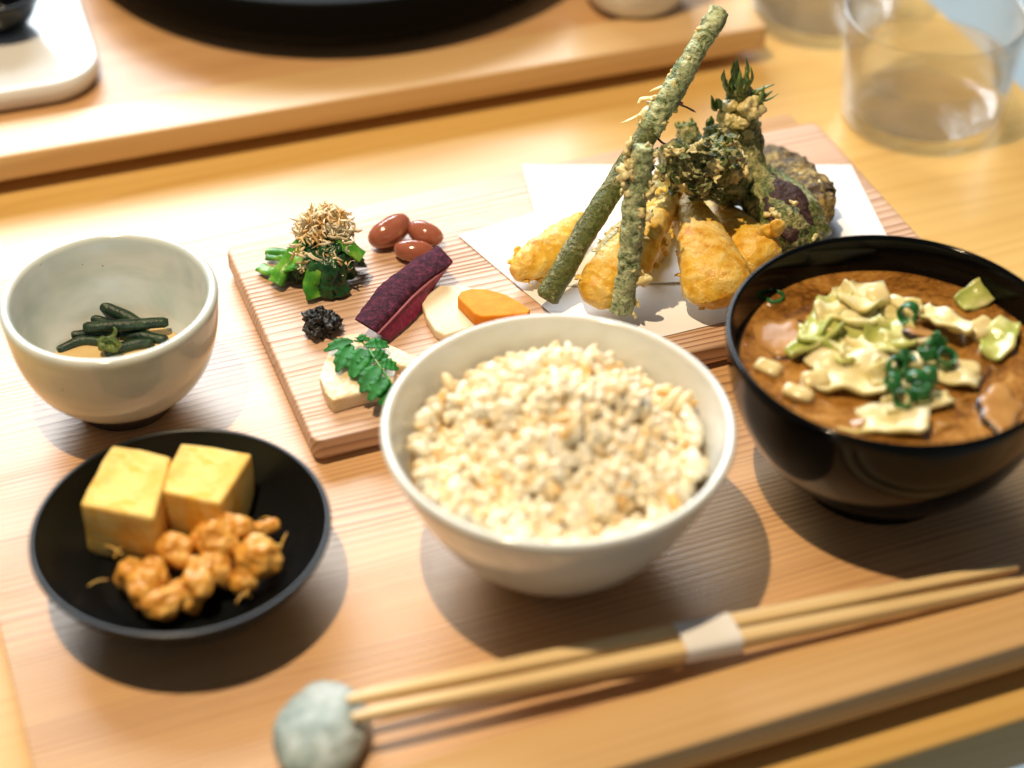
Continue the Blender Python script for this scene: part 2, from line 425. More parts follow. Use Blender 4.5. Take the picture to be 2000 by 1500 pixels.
bud = thing('fern_bud', 'curled yellow green fern bud among the dark stems', 'fern', bp)
obj('head', rel([blob(bp, (.0042, .0036, .003), sub=4, amp=.0016, freq=420, seed=2, amp2=.0006, freq2=1100)], bp), M['fern_bud'], bud)
obj('curl', rel([tube([bp + Vector((.001 + .003 * math.cos(a), -.0015, .001 + .003 * math.sin(a))) for a in [i * .8 for i in range(8)]], [.0011, .0007], n=40, seg=8, amp=.0003, freq=900)], bp), M['fern_bud'], bud)
obj('tip', rel([tube([bp + Vector((.001, 0, .002)), bp + Vector((.003, .002, .0045)), bp + Vector((.0022, .003, .006))], [.0012, .0008, .0004], n=16, seg=8, amp=.0002, freq=900)], bp), M['fern_bud'], bud)

# ------------------------------------------------------------------ black dish: omelette and glazed beans
k = simple('rolled_omelette', (0.80, 0.50, 0.10), 0.6, 0.15, 0.25, (1, .6, .2), .004)
yl = k.noise(k.co((120, 260, 30)), 1.0, 4)
sp = k.noise(k.co(), 70, 3)
ly = k.noise(k.co((25, 25, 420)), 1.0, 3)
k.color(k.mix(k.ramp(sp, [(0.48, (0, 0, 0)), (0.72, (0.85,) * 3)]), k.mix(k.ramp(ly, [(0.5, (0, 0, 0)), (0.62, (0.55,) * 3)]), k.ramp(yl, [(0.35, (0.88, 0.62, 0.16)), (0.55, (0.90, 0.69, 0.25)), (0.68, (0.86, 0.52, 0.08))]), (0.80, 0.44, 0.05)), (0.76, 0.34, 0.03)))
k.normal(k.bump(k.noise(k.co((60, 300, 300)), 1, 3), 0.3, 0.0005)); M['egg'] = k.m
for pts, zt, lab in (([(219, 866), (336, 890), (299, 1012), (154, 984)], .0315, 'yellow rolled omelette cube standing closer to the dish rim beside the small bowl'),
                     ([(352, 861), (492, 886), (430, 984), (308, 958)], .0300, 'yellow rolled omelette cube with a torn corner behind the glazed beans')):
    q = [P(x, y, zt) for x, y in pts]; c = sum(q, Vector()) / 4; c.z = zt - .024
    ang = (q[1] - q[0]).angle(Vector((1, 0, 0)))
    g = subdiv(slab(q, 0.0242, 0.0016, 3), 2, .0006, 95, int(zt * 1e5), .0002, 420)
    R_ = Matrix.Rotation(-math.atan2((q[1] - q[0]).y, (q[1] - q[0]).x), 3, 'Z')
    o = obj('omelette_cube', ([R_ @ (p - c) for p in g[0]], g[1]), M['egg'], loc=c, angle=60)
    o.rotation_euler.z = math.atan2((q[1] - q[0]).y, (q[1] - q[0]).x)
    tag(o, lab, 'omelette', 'rolled omelette cubes')
M['glazed'] = mottled('glazed_bean', [(0.28, (0.42, 0.15, 0.015)), (0.48, (0.68, 0.32, 0.045)), (0.7, (0.82, 0.54, 0.17))], 150, 0.33, 0.4, 0.4, 520, sss=0.25, srad=(1, .45, .1), sscale=.004)
beans = [(430, 1052, .0205, 46, 38), (505, 1090, .0185, 50, 42), (345, 1078, .0170, 42, 34), (318, 1180, .0135, 50, 34), (258, 1120, .0140, 36, 40),
         (388, 1128, .0165, 36, 52), (285, 1150, .0140, 40, 44), (462, 1032, .0200, 40, 32), (420, 1108, .0150, 44, 40), (476, 1128, .0140, 32, 32),
         (300, 1125, .0125, 38, 36), (360, 1160, .0130, 38, 36), (512, 1030, .0180, 34, 18), (400, 1060, .0140, 40, 40)]
rnd = random.Random(4)
for i, (x, y, z, a, b) in enumerate(beans):
    s = .66 / FPX; c = P(x, y, z)
    o = obj('glazed_bean', blob((0, 0, 0), (a * s * .95, b * s * 1.05, min(a, b) * s * .95), Matrix.Rotation(rnd.uniform(-.5, .5), 3, 'Z') @ Matrix.Rotation(rnd.uniform(-.4, .4), 3, 'X'), 5, .0028, 150, i, .0007, 430), M['glazed'], loc=c)
    tag(o, {0: 'pale amber glazed bean on top of the heap, beside the torn omelette cube', 1: 'largest round amber glazed bean at the outer end of the heap', 3: 'long amber glazed bean lying next to the dish rim', 4: 'amber glazed bean under the upright omelette cube by the small bowl', 2: 'dark amber glazed bean tucked in the corner between both omelette cubes',
            12: 'thin flat amber scrap pointing away from the glazed heap'}.get(i, 'sticky amber glazed bean in the thick of the heap'), 'bean', 'glazed beans in the black dish')
sh = []
for i in range(14):
    x, y = rnd.choice([(210, 1140), (240, 1090), (330, 1200), (490, 1150), (560, 1075), (450, 1120), (380, 1180), (530, 1020)])
    p = P(x + rnd.uniform(-22, 22), y + rnd.uniform(-18, 18), .0125 if y > 1100 else .0165)
    d = Vector((rnd.uniform(-1, 1), rnd.uniform(-1, 1), rnd.uniform(0, .6))).normalized() * .0042
    sh.append(tube([p - d, p + Vector((0, 0, .0012)), p + d], [.0005, .0003], [.0002, .00015], n=8, seg=6))
o = obj('batter_shreds', rel(sh, C_DISH), M['glazed'], loc=C_DISH); o['kind'] = 'stuff'; tag(o, 'thin amber shreds of batter scattered around the glazed beans', 'shreds')

# ------------------------------------------------------------------ rice
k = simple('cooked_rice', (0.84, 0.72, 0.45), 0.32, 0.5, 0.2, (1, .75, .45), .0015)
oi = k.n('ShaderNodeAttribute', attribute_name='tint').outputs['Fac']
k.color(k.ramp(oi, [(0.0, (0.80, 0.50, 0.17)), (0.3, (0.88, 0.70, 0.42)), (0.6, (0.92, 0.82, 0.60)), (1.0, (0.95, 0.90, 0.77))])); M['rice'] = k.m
_cr = random.Random(23)
CL = []
for i in range(58):
    r_ = .047 * math.sqrt(_cr.random()); a_ = _cr.uniform(0, 6.283)
    CL.append((r_ * math.cos(a_), r_ * math.sin(a_), _cr.uniform(.0050, .0088), _cr.uniform(.55, 1.35)))
def rice_h(x, y):
    r = math.hypot(x, y)
    base = .0385 + .0195 * max(0, 1 - (math.hypot(x - .002, y - .014) / .042) ** 2) + .004 * max(0, 1 - (math.hypot(x - .034, y + .002) / .016) ** 2)
    b = 0
    for cx, cy, cr_, ch in CL:
        q = ((x - cx) ** 2 + (y - cy) ** 2) / (cr_ * cr_)
        if q < 1: b = max(b, ch * cr_ * 1.0 * math.sqrt(1 - q))
    z = base + b + noise.noise(Vector((x * 60, y * 60, 3.1))) * .0035 - .004 * max(0, (r - .040) / .012)
    return max(z, rice_floor(r))
def rice_floor(r):                       # inside wall of the rice bowl, height at radius r
    pr = [(0.0, .012), (.0371, .0200), (.0450, .0325), (.0481, .0385), (.0520, .0478), (.0566, .0605)]
    for (a, za), (b, zb) in zip(pr, pr[1:]):
        if r <= b: return za + (zb - za) * (r - a) / (b - a) + .0015
    return .0605
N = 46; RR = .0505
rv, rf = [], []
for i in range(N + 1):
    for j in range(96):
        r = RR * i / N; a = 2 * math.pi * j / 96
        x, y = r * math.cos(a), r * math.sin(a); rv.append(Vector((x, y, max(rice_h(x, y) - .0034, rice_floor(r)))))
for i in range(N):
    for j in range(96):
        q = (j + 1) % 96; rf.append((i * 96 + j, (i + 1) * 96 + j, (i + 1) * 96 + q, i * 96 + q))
parts = [(rv, rf)]; tints = [.3] * len(rv)  # base mesh tinted deeper gold: shade between the grains put into the colour
rnd = random.Random(11); gi = ico(2)
for i in range(1900):
    r = .0480 * math.sqrt(rnd.random()); a = rnd.uniform(0, 2 * math.pi); x, y = r * math.cos(a), r * math.sin(a)
    z = max(rice_h(x, y), rice_floor(r + .0050)); e_h = .0009
    gx = (rice_h(x + e_h, y) - rice_h(x - e_h, y)) / (2 * e_h); gy = (rice_h(x, y + e_h) - rice_h(x, y - e_h)) / (2 * e_h)
    nv = Vector((-max(-1.6, min(1.6, gx)), -max(-1.6, min(1.6, gy)), 1)).normalized()
    e = nv.to_track_quat('Z', 'X').to_matrix() @ Matrix.Rotation(rnd.uniform(0, math.pi), 3, 'Z') @ Matrix.Rotation(rnd.gauss(0, .75), 3, 'Y')
    z += rnd.uniform(-.0016, .0034)
    tints += [min(1, max(0, rnd.gauss(.64, .28)))] * len(gi[0])
    L, Wd = rnd.uniform(.0042, .0054), rnd.uniform(.0018, .0023)
    parts.append(([e @ Vector((p.x * L, p.y * Wd, p.z * Wd)) + Vector((x, y, z)) for p in gi[0]], gi[1]))
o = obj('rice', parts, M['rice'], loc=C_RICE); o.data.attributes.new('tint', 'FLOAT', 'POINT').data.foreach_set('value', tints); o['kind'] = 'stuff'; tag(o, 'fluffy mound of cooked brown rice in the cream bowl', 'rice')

# ------------------------------------------------------------------ miso soup
ZS = 0.0515
k = simple('miso_soup', (0.40, 0.17, 0.04), 0.04, 0.6, coat=.5)
cl = k.math('ADD', k.math('MULTIPLY', k.noise(k.co(), 24, 6, 0.72, 2.5), .75), k.math('MULTIPLY', k.noise(k.co(), 420, 3), .25))
k.color(k.ramp(cl, [(0.36, (0.085, 0.032, 0.007)), (0.46, (0.27, 0.115, 0.022)), (0.56, (0.43, 0.205, 0.045)), (0.68, (0.56, 0.34, 0.13))]))
k.normal(k.bump(k.noise(k.co(), 90, 3), 0.10, 0.002)); M['soup'] = k.m
sv, sf = [], []
for i in range(41):
    for j in range(96):
        r = .0560 * i / 40; a = 2 * math.pi * j / 96; x, y = r * math.cos(a), r * math.sin(a)
        sv.append(Vector((x, y, .0004 * noise.noise(Vector((x * 60, y * 60, 0))) + (.0005 if i == 40 else 0))))
for i in range(40):
    for j in range(96):
        q = (j + 1) % 96; sf.append((i * 96 + j, (i + 1) * 96 + j, (i + 1) * 96 + q, i * 96 + q))
m0 = len(sv); sv += [Vector((.052 * math.cos(2 * math.pi * j / 96), .052 * math.sin(2 * math.pi * j / 96), -.012)) for j in range(96)]
for j in range(96):
    q = (j + 1) % 96; sf.append((40 * 96 + j, m0 + j, m0 + q, 40 * 96 + q))
o = obj('miso_soup', (sv, sf), M['soup'], loc=C_SOUP + Vector((0, 0, ZS))); tag(o, 'cloudy orange brown miso soup in the black lacquer bowl', 'soup')
M['cabbage'] = mottled('cabbage', [(0.3, (0.56, 0.46, 0.16)), (0.5, (0.76, 0.66, 0.34)), (0.7, (0.86, 0.80, 0.56))], 110, 0.28, 0.4, 0.5, 330, sss=.3, srad=(1, .9, .3), sscale=.003)
M['cab_green'] = mottled('cabbage_green', [(0.3, (0.28, 0.36, 0.06)), (0.5, (0.48, 0.50, 0.14)), (0.72, (0.76, 0.70, 0.36))], 80, 0.2, 0.5, 0.4, 260)
M['scallion'] = mottled('scallion', [(0.3, (0.010, 0.075, 0.02)), (0.6, (0.03, 0.17, 0.045)), (0.85, (0.12, 0.30, 0.08))], 90, 0.2, 0.5, 0.2, 300)
M['mush'] = mottled('mushroom_flesh', [(0.3, (0.36, 0.17, 0.04)), (0.7, (0.52, 0.28, 0.09))], 80, 0.3, 0.35, 0.2)
M['mush_dark'] = mottled('mushroom_skin', [(0.3, (0.025, 0.014, 0.010)), (0.7, (0.07, 0.04, 0.03))], 90, 0.2)
M['radish'] = mottled('simmered_radish', [(0.3, (0.66, 0.52, 0.22)), (0.7, (0.78, 0.66, 0.36))], 60, 0.18, 0.5, 0.1, sss=.3, sscale=.004)
def wavy(px, dz, L, Wd, ang, th=.0009, amp=.0022, seed=0, curl=0.0):
    """thin crinkled vegetable piece lying on the soup"""
    c = P(*px, ZS + dz - .0020); n, m = 16, 9; vs_, fs = [], []
    e = Matrix.Rotation(math.radians(ang), 3, 'Z')
    for s in (1, -1):
        for i in range(n):
            for j in range(m):
                u, v = i / (n - 1) * 2 - 1, j / (m - 1) * 2 - 1
                wdt = Wd * (1 - .35 * u * u) * (1 + .25 * noise.noise(Vector((u * 2, seed, 0))))
                p = Vector((u * L, v * wdt, 0))
                z = amp * noise.noise(Vector((p.x * 105, p.y * 125, seed * 3.7))) + curl * v * v
                vs_.append(e @ Vector((p.x, p.y, z + s * th)))
    for i in range(n - 1):
        for j in range(m - 1):
            q = i * m + j; fs.append((q, q + m, q + m + 1, q + 1)); w_ = n * m
            fs.append((q + w_ + 1, q + m + w_ + 1, q + m + w_, q + w_))
    w_ = n * m
    ring = [j for j in range(m)] + [i * m + m - 1 for i in range(1, n)] + [(n - 1) * m + j for j in range(m - 2, -1, -1)] + [i * m for i in range(n - 2, 0, -1)]
    for a, b in zip(ring, ring[1:] + ring[:1]): fs.append((a, b, b + w_, a + w_))
    return c, (vs_, fs)
cab = [((1618, 615), .003, .0115, .0032, 62, 'cab_green', 'upright sliver of green cabbage on the side of the big mushroom cap'),
       ((1682, 582), .004, .0075, .0052, 70, 'cabbage', 'pale translucent cabbage piece next to the small radish block'),
       ((1655, 622), .003, .0085, .0050, 20, 'cabbage', 'crinkled yellow cabbage in the middle of the floating heap'),
       ((1660, 672), .0035, .0125, .0040, -12, 'cab_green', 'long pale green cabbage strip crossing the heap in the soup'),
       ((1690, 738), .003, .0120, .0060, -6, 'cabbage', 'broad pale cabbage leaf beside the chopped scallions'),
       ((1640, 715), .002, .0080, .0042, -30, 'cabbage', 'folded cabbage piece under the long pale green strip'),
       ((1842, 632), .004, .0075, .0036, -55, 'cabbage', 'curled cabbage piece behind the scallions, beside the dark mushroom'),
       ((1952, 668), .002, .0072, .0034, 60, 'cab_green', 'green cabbage curl floating alone by the bowl wall'),
       ((1910, 580), .002, .0060, .0030, 30, 'cab_green', 'small green leaf scrap close to the shaded bowl wall'),
       ((1790, 790), .0015, .0085, .0028, 15, 'cabbage', 'thin cabbage strip just under the scallion heap'),
       ((1720, 830), .0008, .0110, .0040, -14, 'cabbage', 'submerged cabbage piece along the front of the soup'),
       ((1855, 735), .002, .0070, .0034, -25, 'cabbage', 'tan cabbage piece resting against the scallions')]
for i, (px, dz, L, Wd, ang, mt, lab) in enumerate(cab):
    c, g = wavy(px, dz + .0014, L * 1.5, Wd * 1.7, ang, seed=i + 1, amp=.0044, curl=.0018)
    o = tag(obj('cabbage_piece', g, M[mt], loc=c), lab, 'cabbage', 'cabbage in the soup'); o.rotation_euler = (rnd.uniform(-.35, .35), rnd.uniform(-.3, .3), 0)
for i in range(13):
    t_ = rnd.uniform(0, 6.28); q_ = rnd.uniform(.2, 1)
    c, g = wavy((1690 + 100 * q_ * math.cos(t_), 672 + 88 * q_ * math.sin(t_)), rnd.uniform(.002, .0060), rnd.uniform(.007, .013), rnd.uniform(.0038, .0066), rnd.uniform(-80, 80), seed=i + 70, amp=.0044, curl=.0018)
    o = tag(obj('cabbage_piece', g, M['cabbage'] if i % 3 else M['cab_green'], loc=c), 'limp cabbage shred in the thick of the floating heap', 'cabbage', 'cabbage shreds heaped in the soup')
    o.rotation_euler = (rnd.uniform(-.5, .5), rnd.uniform(-.4, .4), 0)
for i, (px, dz, dim, ang, lab) in enumerate([((1716, 582), .005, (.0042, .0036, .003), 12, 'small square radish block at the top of the floating heap'),
        ((1760, 598), .004, (.0060, .0024, .0022), -50, 'thin radish stick behind the bright green scallion ring'), ((1918, 643), .002, (.0052, .0040, .0026), 35, 'pale radish chunk floating apart near the green cabbage curl'),
        ((1592, 745), .002, (.0050, .0036, .0030), 10, 'pale lump of radish near the front wall of the soup bowl'), ((1885, 722), .002, (.0055, .0032, .0026), -10, 'radish piece tucked beside the scallion heap'),
        ((1500, 720), .001, (.0050, .0030, .0024), -35, 'radish sliver wedged at the soup edge under the mushroom cap'), ((1560, 770), .001, (.0055, .0028, .0022), -30, 'yellowish radish stick along the front edge of the soup')]):
    tag(obj('radish_piece', blob((0, 0, 0), dim, Matrix.Rotation(math.radians(ang), 3, 'Z') @ Matrix.Rotation(.25, 3, 'X'), 3, .0007, 200, i, power=5), M['radish'], loc=P(*px, ZS + dz)), lab, 'radish', 'radish in the soup')
M['sunk'] = mottled('sunken_vegetable', [(0.3, (0.34, 0.16, 0.035)), (0.55, (0.52, 0.29, 0.08)), (0.8, (0.66, 0.46, 0.18))], 90, 0.12, 0.5, 0.4, 260)
rnd = random.Random(64)
for i, (x, y) in enumerate([(1560, 700), (1600, 800), (1650, 840), (1500, 640), (1870, 800), (1830, 840), (1900, 700), (1960, 740), (1640, 560), (1850, 570), (1760, 850), (1560, 620), (1740, 680), (1900, 790)]):
    c, g = wavy((x, y), -.0002, rnd.uniform(.005, .010), rnd.uniform(.0022, .0042), rnd.uniform(-60, 60), seed=i + 40, amp=.0036, curl=.0005)
    tag(obj('sunken_vegetable', g, M['sunk'], loc=c), 'soup stained vegetable scrap just breaking the surface of the miso soup', 'vegetable', 'half sunken vegetable scraps in the soup')
sc_px = [(1775, 612), (1812, 690), (1848, 700), (1768, 702), (1742, 748), (1790, 742), (1830, 668), (1765, 778), (1800, 765), (1818, 735), (1750, 715)]
rnd = random.Random(2)
for i, (x, y) in enumerate(sc_px):
    g = []
    pr = [(.0030, -.0018), (.0033, -.0015), (.0033, .0015), (.0030, .0018), (.0023, .0016), (.0022, 0), (.0023, -.0016), (.0030, -.0018)]
    v, f = lathe([(r * (1.2 if i == 0 else rnd.uniform(.85, 1.2)), z * 1.3) for r, z in pr], 22, .15, i)
    e = Matrix.Rotation(rnd.uniform(0, 6), 3, 'Z') @ Matrix.Rotation(rnd.uniform(.3, 1.5), 3, 'X')
    tag(obj('scallion_ring', ([e @ p for p in v], f), M['scallion'], loc=P(x, y, ZS + .0068 + (.0018 if i in (0, 6, 9) else 0))), 'chopped green scallion ring heaped on the miso soup', 'scallion', 'scallion rings on the soup')
tag(obj('scallion_ring', lathe([(.0035, -.001), (.0038, .001), (.0030, .001), (.0028, -.001), (.0035, -.001)], 22, .1, 4), M['scallion'], loc=P(1512, 580, ZS + .0003)), 'single green scallion ring afloat by the shaded soup wall', 'scallion')
def mushroom(px, dz, R, tilt, rz, label, arc=1.0):
    t = thing('mushroom_slice', label, 'mushroom', P(*px, ZS + dz), 0, 'mushrooms in the soup')
    e = Matrix.Rotation(rz, 3, 'Z') @ Matrix.Rotation(tilt, 3, 'X')
    v, f = lathe([(.0001, .0016), (R * .6, .0018), (R * .9, .0012), (R * .97, 0), (R * .9, -.0012), (.0001, -.0014)], 40, .45, R * 900)
    obj('flesh', ([e @ Vector((p.x, p.y * arc, p.z)) for p in v], f), M['mush'], t)
    v, f = lathe([(R * .93, .0015), (R * 1.03, .0012), (R * 1.07, 0), (R * 1.0, -.0016), (R * .90, -.001), (R * .93, .0015)], 40, .45, R * 900)
    obj('skin', ([e @ Vector((p.x * .94 - R * .10, p.y * arc * .96, p.z - .0003)) for p in v], f), M['mush_dark'], t)
    return t
mushroom((1528, 662), .0002, .0110, -.16, 2.0, 'big round mushroom cap with dark rim floating by the soup wall')
mushroom((1795, 652), .0055, .0066, -.35, -.5, 'tilted mushroom slice with dark edge lying on the scallions', .7)
mushroom((1955, 800), .0004, .0112, .2, 1.2, 'tan mushroom slice half sunk at the front of the soup', .8)

# ------------------------------------------------------------------ bites on the board
BZ = BOARD_Z
M['green_stem'] = mottled('boiled_stem', [(0.32, (0.025, 0.16, 0.012)), (0.5, (0.07, 0.28, 0.02)), (0.7, (0.28, 0.48, 0.07))], 110, 0.28, 0.4, 0.4, 600)
M['green_leaf'] = mottled('boiled_leaf', [(0.3, (0.004, 0.030, 0.010)), (0.55, (0.012, 0.075, 0.020)), (0.75, (0.035, 0.16, 0.035))], 140, 0.22, 0.45, 0.9, 330, .0014)
greens = thing('boiled_greens', 'glossy dark heap of boiled greens with bright stems on the board', 'greens', P(625, 545, BZ))
go = P(625, 545, BZ)
Yb = P(630, 585, BZ).y
st = [([P(537, 553, BZ + .0030), P(565, 505, BZ + .010), Q(606, 452, Yb + .020)], .0034, .0020), ([Q(622, 450, Yb + .021), Q(665, 472, Yb + .014), Q(708, 502, Yb + .011)], .0042, .0014),
      ([P(522, 490, BZ + .003), P(548, 492, BZ + .004), P(590, 495, BZ + .006)], .0020, .0013), ([P(521, 502, BZ + .0022), P(548, 503, BZ + .003), P(590, 504, BZ + .006)], .0021, .0013),
      ([P(508, 522, BZ + .0022), P(530, 530, BZ + .003), P(556, 518, BZ + .006)], .0028, .0012), ([P(616, 581, BZ + .0020), P(609, 552, BZ + .0075), P(622, 505, BZ + .0160)], .0036, .0014),
      ([Q(596, 470, Yb + .022), Q(625, 468, Yb + .018), Q(648, 480, Yb + .014)], .0034, .0014), ([P(560, 530, BZ + .004), P(578, 515, BZ + .011), Q(606, 485, Yb + .016)], .0036, .0010)]
for i, (p, a, b) in enumerate(st):
    obj('stem', rel([tube(p, [a * 1.1, a, a * .9], [b, b, b * .9], n=26, seg=18, amp=.0006, freq=160, seed=i, twist=.6, amp2=.0002, freq2=500, round_ends=False)], go), M['green_stem'], greens, angle=50)
rnd = random.Random(8)
lv = [((650, 468), (640, 575)), ((640, 470), (655, 582)), ((655, 470), (670, 578)), ((660, 475), (640, 583)), ((645, 470), (625, 580)), ((665, 480), (680, 545)), ((670, 485), (704, 520)),
      ((620, 475), (562, 543)), ((615, 470), (545, 525)), ((640, 470), (598, 560)), ((650, 475), (663, 572)), ((625, 470), (580, 550)), ((600, 480), (560, 505)), ((660, 470), (690, 535))]
for i, (a, b) in enumerate(lv):
    top = Q(a[0] + rnd.uniform(-6, 6), a[1], Yb + rnd.uniform(.012, .02)); bot = P(*b, BZ + .0015)
    mid = top.lerp(bot, .5) + Vector((rnd.uniform(-.002, .002), -.003, .0035))
    wv = rnd.uniform(.0022, .0040)
    obj('leaf', rel([tube([top, mid, bot], [wv, wv * 1.2, wv * .8], [.0009, .0010, .0006], n=36, seg=18, amp=.0013, freq=260, seed=i + 20, amp2=.0006, freq2=700, twist=rnd.uniform(-1.2, 1.2))], go), M['green_leaf'], greens)
obj('heart', rel([blob(Q(632, 510, Yb + .013) - Vector((0, 0, .003)), (.0105, .0075, .0090), sub=5, amp=.0045, freq=210, seed=5, amp2=.0018, freq2=560)], go), M['green_leaf'], greens)
k = simple('bonito_shaving', (0.66, 0.42, 0.2), 0.45, 0.4)
k.color(k.ramp(k.noise(k.co(), 190, 3), [(0.30, (0.62, 0.30, 0.08)), (0.42, (0.80, 0.55, 0.24)), (0.52, (0.88, 0.76, 0.50)), (0.66, (0.92, 0.86, 0.70))])); M['bonito'] = k.m
fl_c = Q(636, 447, Yb + .019); parts = []
rnd = random.Random(21)
for i in range(460):
    a = rnd.uniform(0, 2 * math.pi); rr = rnd.random() ** .5; zz = rnd.uniform(-.25, 1)
    rad = math.sqrt(max(0, 1 - max(zz, 0) ** 2)) * rr
    if i < 415: c = fl_c + Vector((math.cos(a) * rad * .0125, math.sin(a) * rad * .009, zz * .0090))
    else: c = Q(rnd.uniform(570, 690), rnd.uniform(470, 530), Yb + .006)
    d = Vector((rnd.gauss(0, 1), rnd.gauss(0, 1), rnd.gauss(0, .8))).normalized(); L = rnd.uniform(.0014, .0038)
    s = d.cross(Vector((rnd.random(), rnd.random(), rnd.random()))).normalized()
    parts.append(tube([c - d * L, c - d * L * .3 + s * L * rnd.uniform(.1, .8), c + d * L * .4 + s * L * rnd.uniform(.1, .7), c + d * L], [.0003, .0007, .0002], [.00009, .00009], n=7, seg=5, up=s, twist=rnd.uniform(-3, 3), round_ends=False))
o = obj('bonito_flakes', rel(parts, fl_c), M['bonito'], loc=fl_c); o['kind'] = 'stuff'; tag(o, 'tuft of curly tan bonito flakes on top of the boiled greens', 'flakes')

M['kidney'] = mottled('kidney_bean', [(0.3, (0.30, 0.085, 0.045)), (0.7, (0.42, 0.14, 0.08))], 60, 0.13, 0.5, 0.05, 300, sss=.15, srad=(1, .3, .1), sscale=.003, coat=.6)
def bean(px, dz, a, b, c_, az, el, label, seed):
    v, f = ico(4); out = []
    e = Matrix.Rotation(az, 3, 'Z') @ Matrix.Rotation(el, 3, 'Y')
    for p in v:
        q = Vector((p.x * a, p.y * b, p.z * c_)); q.y += .12 * b * (p.x * p.x); q *= 1 + .03 * noise.noise(p * 1.5 + Vector((seed, 0, 0)))
        if p.y > .2: q.y -= .0012 * math.exp(-(p.x / .28) ** 2) * (p.y - .2)
        q.z += .0004 * math.exp(-(p.y / .12) ** 2) * (1 if p.z > 0 else 0) * (1 - p.x * p.x)
        out.append(e @ q)
    return tag(obj('kidney_bean', (out, f), M['kidney'], loc=P(*px, BZ + dz)), label, 'bean', 'red beans on the board')
bean((762, 452), .0062, .0105, .0062, .0060, math.radians(42), -.12, 'largest glossy red bean leaning against the two smaller ones', 1)
bean((829, 456), .0052, .0082, .0052, .0050, math.radians(-28), .1, 'glossy red bean at the outer side facing the white paper', 4)
bean((808, 490), .0047, .0085, .0050, .0046, math.radians(-8), 0, 'glossy red bean partly hidden behind the purple slice', 7)

# purple slice: loft through stations of (top far, top near, bottom near)
stn = [((692, 624), (731, 648), (762, 664)), ((715, 592), (766, 610), (792, 639)), ((743, 556), (798, 575), (818, 612)), ((776, 530), (820, 556), (832, 594)), ((806, 507), (840, 541), (842, 574)), ((832, 492), (864, 525), (850, 558)), ((853, 479), (885, 511), (862, 540))]
zt = [.0108, .0115, .0118, .0120, .0122, .0124, .0126]
po = P(780, 570, BZ)
def loft(rings):
    n, m = len(rings), len(rings[0]); vs_ = [p for r in rings for p in r]; fs = []
    for i in range(n - 1):
        for j in range(m):
            q = (j + 1) % m; fs.append((i * m + j, i * m + q, (i + 1) * m + q, (i + 1) * m + j))
    fs.append(tuple(reversed(range(m)))); fs.append(tuple((n - 1) * m + j for j in range(m)))
    return vs_, fs
def jit(p, s, a=.0004): return p + Vector((noise.noise(p * 500 + Vector((s, 0, 0))), noise.noise(p * 500 + Vector((0, s, 3))), noise.noise(p * 400 + Vector((0, 5, s))))) * a
TL = spline([P(*a, BZ + z) for (a, b, c), z in zip(stn, zt)], 40); TR = spline([P(*b, BZ + z * .92) for (a, b, c), z in zip(stn, zt)], 40)
BR = spline([P(*c, BZ + .0012 + .0022 * i / 6) for i, (a, b, c) in enumerate(stn)], 40)
purple = thing('purple_radish_slice', 'long dark purple radish slice with magenta flesh across the board', 'radish', po)
def inward(p, c, d): return p + (c - p).normalized() * d
rs, rfl = [], []
for i in range(40):
    a, b, c = TL[i], TR[i], BR[i]
    nrm = (b - a).cross(c - a).normalized()
    lo_a = c + (a - b) * .8
    rs.append([jit(p, 2) for p in [a + Vector((0, 0, -.0002)), a.lerp(b, .12) + Vector((0, 0, .0007)), a.lerp(b, .5) + Vector((0, 0, .0011)), a.lerp(b, .88) + Vector((0, 0, .0007)), b, b.lerp(c, .2), b.lerp(c, .2).lerp(a, .4), a.lerp(lo_a, .3), a.lerp(lo_a, .12)]])
    bb = b.lerp(c, .22) + (a - b) * .03
    rfl.append([jit(p, 7, .0003) for p in [a.lerp(lo_a, .25) + (b - a) * .08, bb, bb.lerp(c, .5) + Vector((.0002, -.0006, 0)), c, lo_a]])
M['purple_skin'] = mottled('purple_skin', [(0.3, (0.022, 0.008, 0.018)), (0.5, (0.06, 0.014, 0.030)), (0.68, (0.15, 0.028, 0.055)), (0.8, (0.20, 0.05, 0.07))], 420, 0.75, 0.12, 0.9, 900, .0008, 6)
M['purple_flesh'] = mottled('purple_flesh', [(0.3, (0.15, 0.008, 0.045)), (0.6, (0.27, 0.02, 0.085)), (0.74, (0.42, 0.07, 0.17)), (0.85, (0.65, 0.35, 0.42))], 520, 0.4, 0.3, 0.4, 900)
M['purple_edge'] = simple('purple_edge', (0.46, 0.16, 0.20), 0.4).m
obj('skin', rel([loft(rs)], po), M['purple_skin'], purple, angle=45)
obj('flesh', rel([loft(rfl)], po), M['purple_flesh'], purple, angle=45)
obj('pale_ring', rel([tube([p.lerp(q, .2) + Vector((0, -.0003, -.0001)) for p, q in zip(TR[::4], BR[::4])], .0005, n=40, seg=6)], po), M['purple_edge'], purple)

k = simple('black_paste', (0.006, 0.006, 0.007), 0.3, 0.6); k.normal(k.bump(k.noise(k.co(), 700, 4), 0.9, .001)); M['paste'] = k.m
pc = P(630, 632, BZ + .0040)
pb_ = [blob(pc, (.0066, .0058, .0050), sub=5, amp=.0036, freq=330, seed=3, amp2=.0018, freq2=900)]
rnd = random.Random(5)
for i in range(10):
    a = rnd.uniform(0, 6.28); pb_.append(blob(pc + Vector((math.cos(a) * .0052, math.sin(a) * .0045, rnd.uniform(-.002, .0035))), rnd.uniform(.0012, .0022), sub=3, amp=.0012, freq=600, seed=i))
tag(obj('black_paste', rel(pb_, pc), M['paste'], loc=pc), 'crumbly black dab of paste between the greens and the taro', 'paste')

